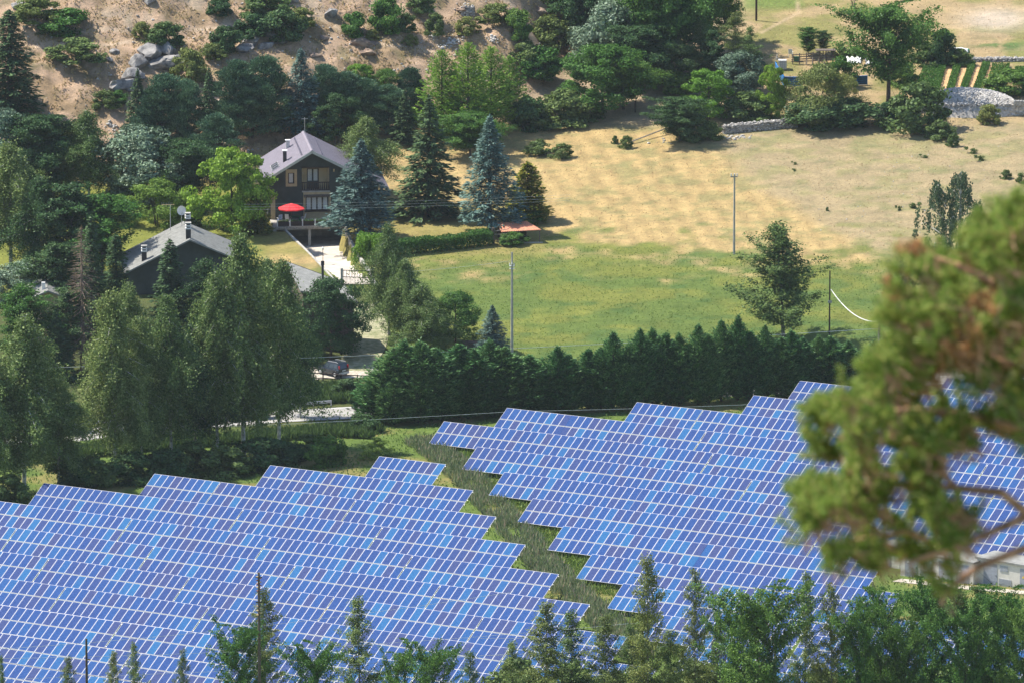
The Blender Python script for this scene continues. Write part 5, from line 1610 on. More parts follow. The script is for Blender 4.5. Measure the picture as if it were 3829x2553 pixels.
# tile-roofed shed
tg = g(1196, 556)
ts = thing('tiled_shed', 'small open shed with an orange clay-tile roof at the hedge end', 'shed', tg)
zz_ = lambda px, py, Y: at(px, py, Y) - tg
e0, e1, e2, e3 = zz_(1152, 533, tg.y - .6), zz_(1243, 528, tg.y - .6), zz_(1210, 508.5, tg.y + 2.4), zz_(1141, 513, tg.y + 2.4)
ts_roof = prt(ts, 'roof', lambda m_: m_.slab(e0, e1, e2, e3, .08), M['tile'])
tl = MB()
NT, NRW = 22, 11
for r in range(NRW):
    for c in range(NT):
        u0, u1 = c / NT, (c + .62) / NT; v0, v1 = r / NRW, (r + .94) / NRW
        P4 = [e0.lerp(e1, u).lerp(e3.lerp(e2, u), v) for u, v in ((u0, v0), (u1, v0), (u1, v1), (u0, v1))]
        mid0 = (P4[0] + P4[1]) / 2 + Vector((0, 0, .095)); mid1 = (P4[2] + P4[3]) / 2 + Vector((0, 0, .055))
        P4 = [p + Vector((0, 0, .004)) for p in P4]
        tl.add([P4[0], P4[1], P4[2], P4[3], mid0, mid1], [(0, 4, 5, 3), (4, 1, 2, 5), (0, 1, 4)])
tl.build('roof_tiles', M['tile'], ts_roof, kind='stuff')
for p in (e0, e1, e2, e3):
    q = inset(p, (e0 + e1 + e2 + e3) / 4, .06)
    prt(ts, 'post', lambda m_: m_.tube((q.x, q.y, -.3), (q.x, q.y, q.z - .1), .08), M['oldwood'])
b0, b1 = inset(e3, e2, .03), inset(e2, e3, .03)
prt(ts, 'back_wall', lambda m_: m_.hull8([(b0.x, b0.y - .1, -.3), (b1.x, b1.y - .1, -.3), (b1.x, b1.y, -.3), (b0.x, b0.y, -.3)], [(b0.x, b0.y - .1, b0.z - .1), (b1.x, b1.y - .1, b1.z - .1), (b1.x, b1.y, b1.z - .1), (b0.x, b0.y, b0.z - .1)]), M['brownwood'])
prt(ts, 'plinth', lambda m_: m_.box(e0.x - .3, e1.x + .2, -.75, -.6, -.3, .12), M['concrete'])
# timber gate posts beside it
gp = thing('wooden_fence', 'short timber fence with a thick post left of the tile-roofed shed', 'fence', g(1133, 560))
prt(gp, 'post', lambda m_: m_.tube((0, 0, -.2), (0, 0, 1.9), .2, .17, 8), M['oldwood'])
prt(gp, 'post', lambda m_: m_.tube((-1.2, 0, -.2), (-1.2, 0, .9), .08, n=6), M['oldwood'])
for j, (z0, z1) in enumerate(((.5, .55), (1.1, 1.2), (1.5, 1.8))):
    prt(gp, 'rail', lambda m_: m_.tube((-1.2 if j == 0 else .1, -.08, z0), (1.9, -.08, z1), .05, n=5), M['greywood'])

# garden hedge (clipped, one thing) in front of the lawn
def hedge_obj(name, label, pts, h, w, n, mat, leaf=.11):
    p = belt(pts, w, n)
    o = thing(name, label, 'hedge', pts[0])
    z = p[:, 2] + rng.random(n) ** .7 * h * (.85 + .3 * fbm(p[:, 0] * .8, p[:, 1] * .8, 7))
    P_ = np.stack([p[:, 0], p[:, 1], z], 1) - np.array(pts[0])
    link('foliage', leafmesh(name, leafgeo(P_, leaf, .6, None)), mat, o)
    m_ = MB()
    for i in range(14):
        q = Vector(belt(pts, .2, 1)[0]) - Vector(pts[0])
        m_.tube(q, q + Vector((random.uniform(-.2, .2), 0, h * .6)), .04, .02, 4)
    m_.build('stems', M['bark'], o, kind='stuff')
    return o
hedge_obj('garden_hedge', 'clipped green hedge between the lawn and the green meadow', [g(880, 590), g(950, 582), g(1040, 573), g(1128, 562)], 1.75, 1.5, 14000, M['broad'])
hedge_obj('garden_hedge', 'taller rounded part of the garden hedge beside the driveway wall', [g(818, 596), g(850, 594), g(885, 588)], 2.6, 2.2, 8000, M['bright'])

# ------------------------------------------------------------------ rocks
def ico(seed, sub=2, flat=.7, rough=.35):
    r_ = np.random.default_rng(seed)
    import bmesh
    bm = bmesh.new()
    bmesh.ops.create_icosphere(bm, subdivisions=sub, radius=1)
    off = r_.random(3) * 50
    for v in bm.verts:
        p = v.co * 1.3 + Vector(off)
        d = mnoise.noise(p) * rough * 1.5 + mnoise.noise(p * 2.7) * rough * .6
        c = v.co.copy()
        # cleave with a few planes for angular faces
        v.co = c * (1 + d)
    for _ in range(16):
        nn = Vector(r_.normal(size=3)).normalized(); dd = .45 + .35 * r_.random()
        for v in bm.verts:
            e = v.co.dot(nn) - dd
            if e > 0: v.co -= nn * e * .97
    for v in bm.verts: v.co.z *= flat
    me = bpy.data.meshes.new('rock')
    bm.to_mesh(me); bm.free()
    return me
ROCK = [ico(i, 3, .62, .38) for i in range(5)]
ROCKB = [ico(20 + i, 3, .55, .45) for i in range(3)]
for m_ in ROCK: m_.materials.append(M['rock'])
for m_ in ROCKB: m_.materials.append(M['rockbrown'])
BOULD = [
 (345, 128, 74, 'biggest grey boulder, pale hollowed top, on the dry slope'), (385, 122, 60, 'grey boulder touching the biggest one on its upper right'), (318, 150, 62, 'pale boulder below the biggest one at its left'),
 (372, 152, 70, 'dark-sided boulder below the biggest one'), (405, 148, 48, 'dark boulder at the right end of the big outcrop'), (262, 122, 30, 'small grey boulder left of the big outcrop'),
 (252, 140, 22, 'smallest grey boulder left of the big outcrop'), (300, 178, 60, 'grey slab between the two outcrops on the left slope'), (278, 200, 58, 'wide grey slab lowest on the left slope'), (300, 208, 40, 'cracked slab beside the widest one on the left slope'),
 (575, 100, 46, 'grey boulder left of the juniper pair\'s outcrop'), (618, 84, 32, 'upright pale boulder under the junipers'), (640, 98, 36, 'dark boulder right of the upright pale one'), (610, 108, 36, 'boulder below the upright pale one'), (560, 118, 44, 'long dark boulder at the foot of the juniper outcrop'),
 (505, 5, 40, 'grey rocks at the top edge left of the junipers'), (660, 4, 50, 'grey rocks at the top edge above the junipers'), (345, 5, 36, 'grey rock at the top edge on the left'),
 (42, 18, 34, 'dark rock face at the top left corner'), (86, 60, 26, 'small dark rocks beside the low bush on the upper left'), (60, 66, 18, 'dark stone left of the small dark rocks'),
 (760, 38, 40, 'flat grey ledge on the slope right of the junipers'), (522, 72, 34, 'grey rock behind the dark juniper'),
]
for i, (px, py, w, lab) in enumerate(BOULD):
    l_ = g(px, py); s_ = w / ppm(l_.y) / 2
    o = link('boulder', ROCK[i % 5], None)
    o.location = l_ + Vector((0, 0, s_ * .15)); o.scale = (s_, s_ * .9, s_ * (.9 + .3 * random.random())); o.rotation_euler = (random.uniform(-.2, .2), random.uniform(-.2, .2), random.uniform(0, 6.28))
    tag(o, lab, 'boulder')
for i, (px, py, w, lab) in enumerate([(830, 100, 62, 'brown overhanging rock under the stony path'), (855, 104, 44, 'brown rock right of the overhanging one'), (848, 122, 40, 'lower brown rock under the stony path'), (725, 128, 30, 'brown rock above the blue spruce'),
                                      (1068, 22, 40, 'dark layered ledge high on the slope'), (1240, 28, 50, 'dark broken ledge before the dense wood'), (745, 88, 30, 'brown ledge left of the overhanging rock')]):
    l_ = g(px, py); s_ = w / ppm(l_.y) / 2
    o = link('boulder', ROCKB[i % 3], None)
    o.location = l_; o.scale = (s_ * 1.1, s_, s_ * .8); o.rotation_euler = (0, 0, random.uniform(0, 6.28))
    tag(o, lab, 'boulder')

def stonefield(name, P_, smin, smax, mat, kind='stuff', label=None, parent=None, flat=.65, seedn=6, embed=.2, org=(0, 0, 0)):
    """many small stones joined: P_ (N,3)"""
    base = []
    for i in range(seedn):
        me = ico(60 + i, 1, flat, .3)
        v = np.array([tuple(x.co) for x in me.vertices]); f = np.array([tuple(p.vertices) for p in me.polygons])
        base.append((v, f)); bpy.data.meshes.remove(me)
    VV = []; FF = []; n0 = 0
    for p in P_:
        v, f = base[rng.integers(seedn)]
        a = rng.random() * 6.28; s = smin + (smax - smin) * rng.random() ** 2
        c, sn = math.cos(a), math.sin(a)
        w_ = v * np.array([1.2, .9, 1.0]) * s
        w_ = np.stack([w_[:, 0] * c - w_[:, 1] * sn, w_[:, 0] * sn + w_[:, 1] * c, w_[:, 2]], 1)
        VV.append(w_ + p - np.array(org) + np.array([0, 0, s * embed])); FF.append(f + n0); n0 += len(v)
    me = npmesh(name, np.concatenate(VV), np.concatenate(FF))
    o = link(name, me, mat, parent, kind=kind)
    if label and not parent: o['label'] = label; o['category'] = 'stones'
    return o
# loose stones on the slope and in the fields
q_ = area(5200, -62, 22, 984, 1056); hl = hill(q_[:, 0], q_[:, 1])
q_ = q_[(hl > 2) & (fbm(q_[:, 0] / 4, q_[:, 1] / 4, 131) > .5)]
stonefield('loose_stones', q_, .06, .30, M['stone'], label='pale loose stones scattered over the dry hillside')
cl = []
for px, py, rx, ry, n in [(1000, 84, 14, 8, 26), (1020, 110, 16, 10, 40), (1040, 96, 30, 14, 60), (1130, 92, 22, 9, 30), (1090, 168, 60, 9, 70), (258, 292, 14, 12, 40), (265, 230, 10, 6, 12), (150, 150, 12, 8, 20), (1690, 316, 34, 5, 60), (1520, 325, 40, 8, 14), (930, 176, 8, 6, 10), (1180, 195, 24, 5, 30)]:
    for _ in range(n):
        cl.append(tuple(g(px + random.gauss(0, rx * .5), py + random.gauss(0, ry * .5))))
stonefield('stone_litter', np.array(cl), .08, .34, M['stone'], label='small heaps of pale stones between the bushes and along the lane')
cl = [tuple(g(random.uniform(1880, 2340), random.uniform(330, 540))) for _ in range(90)]
stonefield('field_stones', np.array(cl), .05, .16, M['stone'], label='pale stones dotted over the dry right part of the meadow')
# dry-stone walls
def drystone(label, pts, h, w, n):
    P0 = Vector(pts[0])
    o = thing('dry_stone_wall', label, 'stone wall', P0)
    p = belt([Vector(q) for q in pts], w, n)
    p[:, 2] += rng.random(n) * h - .05
    stonefield('stones', p, .10, .26, M['stone'], parent=o, org=tuple(P0), flat=.55)
    core = MB()
    rel = [Vector(q) - P0 for q in pts]
    for a, b in zip(rel[:-1], rel[1:]):
        d = b - a; d.z = 0; d.normalize(); n_ = Vector((-d.y, d.x, 0)) * w * .42
        za = gz(a.x + P0.x, a.y + P0.y) - P0.z; zb = gz(b.x + P0.x, b.y + P0.y) - P0.z
        core.hull8([(a.x - n_.x, a.y - n_.y, za - .4), (b.x - n_.x, b.y - n_.y, zb - .4), (b.x + n_.x, b.y + n_.y, zb - .4), (a.x + n_.x, a.y + n_.y, za - .4)],
                   [(a.x - n_.x, a.y - n_.y, za + h * .85), (b.x - n_.x, b.y - n_.y, zb + h * .85), (b.x + n_.x, b.y + n_.y, zb + h * .85), (a.x + n_.x, a.y + n_.y, za + h * .85)])
    core.build('core', M['rock'], o)  # darker rock than the stones, so shaded face and gaps are in the colour
    return o
def ground_line(a, b, n=10):
    return [g(a[0] + (b[0] - a[0]) * i / n, a[1] + (b[1] - a[1]) * i / n) for i in range(n + 1)]
drystone('dry-stone wall running right from the boundary shrubs to the willow', ground_line((1660, 307), (1830, 291)), 1.05, .9, 1500)
drystone('short piece of dry-stone wall showing right of the willow', ground_line((2005, 268), (2050, 262)), 1.0, .8, 420)
drystone('low pale stone wall above the crop rows', ground_line((2205, 141), (2380, 140)), .45, .9, 900)
drystone('shaded stone bank left of the lane under the larches', ground_line((1170, 285), (1245, 268)), 1.5, 2.2, 1300)
drystone('small square ruin of dark stones high on the slope', ground_line((1060, 32), (1090, 32), 3), 1.0, .6, 180)
# stone pile
pc = [g(2150, 262), g(2352, 250)]
o = thing('stone_pile', 'large flat-topped heap of pale fieldstones with a walled front', 'stone heap', g(2250, 262))
org = o.location.copy()
n = 7500
px = rng.uniform(2140, 2372, n); t = (px - 2140) / 232
# plan: between the front line and 9 m behind it
F0 = g(2145, 270); F1 = g(2372, 262)
lo_ = F0.lerp(F1, 0)
u = rng.random(n); v = rng.random(n)
x = F0.x + (F1.x - F0.x) * u; yf = F0.y + (F1.y - F0.y) * u + 1.2 * np.sin(u * 3.1) * -1
dep = 9.5 * np.sin(np.clip(u * 1.1 + .12, 0, 1) * math.pi) ** .5
y = yf + v * dep
hgt = 1.15 * sstep(0, .10, v) + .9 * np.sin(np.clip(v, 0, 1) * math.pi) * np.sin(np.clip(u, 0, 1) * math.pi) ** .5
hgt *= sstep(0, .06, u)
z = H(x, y) + hgt + (rng.random(n) - .5) * .12 - np.where(v < .08, rng.random(n) * 1.0, 0)
stonefield('stones', np.stack([x, y, z], 1), .10, .24, M['stone'], parent=o, org=tuple(org))
# solid core
NU, NV = 40, 20
uu, vv = np.meshgrid(np.linspace(0, 1, NU), np.linspace(0, 1, NV)); uu = uu.ravel(); vv = vv.ravel()
x = F0.x + (F1.x - F0.x) * uu; yy = F0.y + (F1.y - F0.y) * uu - 1.2 * np.sin(uu * 3.1) + vv * 9.5 * np.sin(np.clip(uu * 1.1 + .12, 0, 1) * math.pi) ** .5
hh = (1.15 * sstep(0, .10, vv) + .9 * np.sin(vv * math.pi) * np.sin(uu * math.pi) ** .5) * sstep(0, .06, uu) - .12
i_ = np.arange((NV - 1) * (NU - 1)); r_ = i_ // (NU - 1); c_ = i_ % (NU - 1); a_ = r_ * NU + c_
link('core', npmesh('core', np.stack([x, yy, H(x, yy) + hh], 1) - np.array(org), np.stack([a_, a_ + 1, a_ + NU + 1, a_ + NU], 1)), M['stone'], o)

# ------------------------------------------------------------------ kitchen garden
strip('crop_soil', [g(2206, 222), g(2236, 149)], 8, M['soil'], .04, n=30, wfun=lambda t: 7.8)
CR = [((2118, 212), (2142, 158), 44), ((2146, 226), (2165, 156), 22), ((2181, 216), (2199, 154), 24), ((2212, 212), (2234, 150), 22), ((2243, 211), (2266, 149), 24), ((2285, 206), (2300, 152), 44), ((2345, 200), (2350, 160), 40)]
for i, (a, b, w) in enumerate(CR):
    p0, p1 = g(*a), g(*b)
    o = thing('crop_row', 'leafy green crop row, %s from the left above the stone pile' % ORD[i], 'crop row', p0, 0, 'crop rows above the stone pile')
    wm = w / ppm(p0.y)
    q = belt([p0, p1], wm * (.62 if w < 30 else .8), 3200)
    q[:, 2] += rng.random(len(q)) ** .6 * .5
    link('foliage', leafmesh('crop', leafgeo(q - np.array(p0), .10, .6, None)), M['broad'], o)
# blue net fence
def netfence(label, pts, h):
    P0 = Vector(pts[0]); o = thing('net_fence', label, 'fence', P0)
    for i, p in enumerate(pts):
        r = Vector(p) - P0
        prt(o, 'post', lambda m_: m_.tube(r + Vector((0, 0, -.2)), r + Vector((0, 0, h + .1)), .035, n=5), M['bluenet'])
    m_ = MB(); m2 = MB()
    for a, b in zip(pts[:-1], pts[1:]):
        a = Vector(a) - P0; b = Vector(b) - P0
        k = 5
        for j in range(k):
            zz = .12 + j * (h - .15) / (k - 1)
            m_.tube(a + Vector((0, 0, zz)), b + Vector((0, 0, zz)), .03 if j < k - 1 else .07, n=4)
        m2.hull8([a + Vector((0, .03, .05)), b + Vector((0, .03, .05)), b + Vector((0, .045, .05)), a + Vector((0, .045, .05))], [a + Vector((0, .03, h * .92)), b + Vector((0, .03, h * .92)), b + Vector((0, .045, h * .92)), a + Vector((0, .045, h * .92))])
    m_.build('strand', M['bluenet'], o, kind='stuff')
    m2.build('mesh_panel', M['netdark'], o)
M['netdark'] = pmat('dark_blue_mesh', (.05, .13, .20), .8, var=.3, scale=9)
netfence('blue net fence at the left corner of the kitchen garden', [g(1781, 166), g(1786, 176), g(1792, 186), g(1800, 199), g(1822, 200), g(1843, 199)], 1.25)
netfence('blue net fence showing between the willow and the large ash', [g(1952, 198), g(1970, 197), g(1992, 196)], 1.2)
ib = thing('water_tank', 'white caged water tank at the left end of the kitchen garden', 'tank', g(1797, 160))
bx(ib, 'tank', M['white'], -.48, .48, -.4, .6, .15, 1.2)
bx(ib, 'pallet', M['greywood'], -.52, .52, -.45, .65, 0, .14)
for z_ in (.35, .65, .95, 1.2): prt(ib, 'cage_bar', lambda m_: (m_.box(-.53, .53, -.46, -.42, z_ - .02, z_ + .02), m_.box(.5, .54, -.42, .62, z_ - .02, z_ + .02)), M['steel'])
for x_ in (-.5, -.25, 0, .25, .5): prt(ib, 'cage_bar', lambda m_: m_.box(x_ - .02, x_ + .02, -.49, -.465, .14, 1.22), M['steel'])
chair(g(1816, 140, .5), R(170), 'white plastic chair standing on the timber beside the water tank', M['white'])
chair(g(1782, 150, .3), R(100), 'white plastic chair tipped beside the blue net corner', M['white']).rotation_euler = (.5, .3, 1.6)
gb = thing('crate', 'green plastic crate beside the white chair in the garden', 'crate', g(1830, 141))
prt(gb, 'body', lambda m_: m_.hull8([(-.35, -.25, 0), (.35, -.25, 0), (.35, .25, 0), (-.35, .25, 0)], [(-.42, -.3, .5), (.42, -.3, .5), (.42, .3, .5), (-.42, .3, .5)]), M['green'])
prt(gb, 'rim', lambda m_: m_.box(-.46, .46, -.34, .34, .501, .56), M['green'])
rk = thing('timber_rack', 'dark weathered timber rack stacked with boards behind the willow', 'rack', g(1868, 148))
for i in range(7):
    x_ = -2.6 + i * .85
    prt(rk, 'post', lambda m_: m_.tube((x_, 0, -.1), (x_ + random.uniform(-.1, .1), .05, 1.3 + .1 * i), .07, n=5), M['oldwood'])
for i in range(4): prt(rk, 'rail', lambda m_: m_.tube((-2.8, -.1, .35 + i * .28), (2.8, -.1, .55 + i * .33), .06, n=5), M['oldwood'])
for i in range(4): prt(rk, 'pale_post', lambda m_: m_.tube((-.9 + i * .75, -.5, -.1), (-.8 + i * .72, -.45, .75 + .25 * (i % 2)), .06, n=5), M['greywood'])
bx(rk, 'board', M['oldwood'], .3, 2.8, -.3, 1.1, 1.72, 1.80)
for k_, (x_, y_, w_, lab) in enumerate([(1957, 137, 34, 'white sheet over beds right of the timber racks'), (2000, 140, 22, 'white crumpled sheet behind the large ash')]):
    p0 = g(x_, y_ + 5); wm = w_ / ppm(p0.y)
    N_ = 14; vs = []
    for j in range(6):
        for i in range(N_):
            vs.append(((i / (N_ - 1) - .5) * wm, (j / 5 - .5) * 2.2, max(0.02, .55 * math.sin(math.pi * j / 5) + .18 * math.sin(i * 1.7 + j) * math.sin(math.pi * j / 5) * (1 + .4 * k_))))
    fs = [(j * N_ + i, j * N_ + i + 1, (j + 1) * N_ + i + 1, (j + 1) * N_ + i) for j in range(5) for i in range(N_ - 1)]
    m_ = MB(); m_.add(vs, fs)
    oo_ = m_.build('white_sheet', M['white'], None, smooth=True); oo_.location = p0; tag(oo_, lab, 'sheet')
sh = thing('covered_seat', 'white sheet thrown over a green garden seat by the upper wall', 'seat', g(2203, 128))
m_ = MB(); N_ = 9; vs = []
for j in range(7):
    for i in range(N_):
        a = i / (N_ - 1) - .5; b = j / 6 - .5
        vs.append((a * 2.2, b * 1.2, 1.0 - 1.6 * abs(a) ** 3 - 2.2 * abs(b) ** 3 + .06 * math.sin(i * 2.1 + j)))
m_.add(vs, [(j * N_ + i, j * N_ + i + 1, (j + 1) * N_ + i + 1, (j + 1) * N_ + i) for j in range(6) for i in range(N_ - 1)])
m_.build('sheet', M['white'], sh, smooth=True)
bx(sh, 'seat', M['green'], .2, 1.3, -.3, .3, .35, .8)
for x_, c_ in ((-.8, 'white'), (.9, 'white'), (1.25, 'deadwood')): prt(sh, 'leg', lambda m_: m_.tube((x_, -.2, .8), (x_ + .15, -.3, -.05), .05, n=5), M[c_])
# bare tree at the top of the right field, with two stakes
bt = g(1967, 47)
o = thing('bare_tree', 'leafless forked tree between two stakes in the top field', 'tree', bt)
m_ = MB()
def fork(p, d, L_, r, k):
    e = p + d * L_
    m_.poly([p, p.lerp(e, .5) + Vector((random.uniform(-.1, .1), 0, random.uniform(-.05, .05))) * L_, e], [r, r * .85, r * .65], 5)
    if k == 0: return
    for _ in range(3 if k < 3 else 2):
        nd = (d + Vector((random.uniform(-.9, .9), random.uniform(-.6, .6), random.uniform(0, .5)))).normalized()
        fork(e, nd, L_ * .72, r * .6, k - 1)
fork(Vector((0, 0, -.2)), Vector((0, 0, 1)), 1.4, .22, 4)
m_.build('trunk', M['deadwood'], o)
for dx in (-1.2, 1.1):
    s_ = MB(); s_.tube((0, 0, -.1), (0, 0, 1.9), .03, n=5); q = s_.build('stake', M['greywood'], None); q.location = onground(bt.x + dx, bt.y); tag(q, 'thin stake %s of the leafless tree in the top field' % ('left' if dx < 0 else 'right'), 'stake')
# fallen rail, stump and posts in the lane
lr = [g(1444, 333), g(1530, 308)]
rl = thing('wooden_fence', 'long fallen rail and stump along the lower edge of the lane', 'fence', lr[0])
prt(rl, 'rail', lambda m_: m_.tube((0, 0, .25), lr[1] - lr[0] + Vector((0, 0, .7)), .09, n=6), M['greywood'])
prt(rl, 'stump', lambda m_: m_.tube((-.5, 0, -.1), (-.5, 0, 1.1), .2, .17, 8), M['bark'])
for px_, py_, lab in ((1459, 256, 'dark fence post in the shade of the fruit trees'), (1409, 246, 'thinner fence post beside the forked fruit tree'), (1737, 45, 'dark pole standing in the top field')):
    l_ = g(px_, py_ + 3); s_ = MB(); hh_ = 1.5 if py_ > 100 else 4.0
    s_.tube((0, 0, -.2), (0, 0, hh_), .09 if py_ > 100 else .14, n=6); q = s_.build('fence_post', M['brownwood'], None); q.location = l_; tag(q, lab, 'post')
# dead branches beside the dark boundary tree
db = thing('dead_branches', 'pale dead branches under the dark boundary tree', 'branches', g(1600, 318))
for i in range(6): prt(db, 'branch', lambda m_: m_.poly([(i * .15, 0, 0), (.6 * math.cos(i * 1.9) - .3, .2, 1.2 + .2 * i), (1.3 * math.cos(i * 1.9) - .5, .4, 2.2 + .25 * i)], [.07, .05, .015], 5), M['greywood'])
# log pile in the meadow corner
lg = thing('log_pile', 'small pile of split logs beside the small blue conifer', 'logs', g(1082, 798))
for i in range(14):
    a = random.uniform(-.25, .25); r_ = i // 5; x_ = (i % 5) * .28 - .5
    prt(lg, 'log', lambda m_: m_.tube((-.9 + random.uniform(-.1, .1), x_, .12 + r_ * .24), (.9, x_ + a * .3, .16 + r_ * .24), .11, .10, 7), M['deadwood'])

# ------------------------------------------------------------------ road furniture and cars
def guardrail(label, pts):
    P0 = Vector(pts[0]); o = thing('guardrail', label, 'guardrail', P0)
    m_ = MB()
    rel = [Vector(p) - P0 for p in pts]
    prof = [(-.03, .42), (.03, .48), (-.03, .54), (-.03, .60), (.03, .66), (-.03, .74)]
    vs = []
    for i, a in enumerate(rel):
        d = rel[min(i + 1, len(rel) - 1)] - rel[max(0, i - 1)]; d.z = 0; d.normalize(); n_ = Vector((d.y, -d.x, 0))
        for t_, z_ in prof: vs.append(a + n_ * (t_ + .06) + Vector((0, 0, z_ + .05)))
        for t_, z_ in reversed(prof): vs.append(a + n_ * (t_ + .045) + Vector((0, 0, z_ + .052)))
    k = len(prof) * 2
    fs = [(i * k + j, (i + 1) * k + j, (i + 1) * k + (j + 1) % k, i * k + (j + 1) % k) for i in range(len(rel) - 1) for j in range(k)]
    fs += [tuple(range(k)), tuple((len(rel) - 1) * k + j for j in range(k - 1, -1, -1))]
    m_.add(vs, fs); m_.build('rail', M['steel'], o)
    for a in rel: bx(o, 'post', M['steel'], a.x - .05, a.x + .05, a.y - .02, a.y + .08, a.z - .3, a.z + .74)
guardrail('galvanised guardrail on the far side of the road ending before the hedge', [g(x_, np.interp(x_, [430, 550, 650, 761], [960, 951, 943, 934])) for x_ in range(440, 765, 40)] + [g(761, 934)])
guardrail('galvanised guardrail beside the road at the left edge', [g(x_, np.interp(x_, [60, 128, 260], [998, 991, 978])) for x_ in range(60, 270, 38)])
fr = thing('rail_fence', 'brown two-rail wooden fence in front of the parked car', 'fence', g(690, 874))
F0_ = fr.location.copy()
fp = [g(x_, np.interp(x_, [690, 742, 783, 821, 870], [874, 874, 877, 879, 880])) for x_ in (690, 720, 742, 783, 821, 862)]
for a in fp:
    r_ = a - F0_; bx(fr, 'post', M['brownwood'], r_.x - .07, r_.x + .07, r_.y - .07, r_.y + .07, r_.z - .2, r_.z + .95)
for zr_ in (.35, .88):
    for a, b in zip(fp[:-1], fp[1:]): prt(fr, 'rail', lambda m_: m_.tube(a - F0_ + Vector((0, -.1, zr_)), b - F0_ + Vector((0, -.1, zr_)), .06, n=5), M['brownwood'])

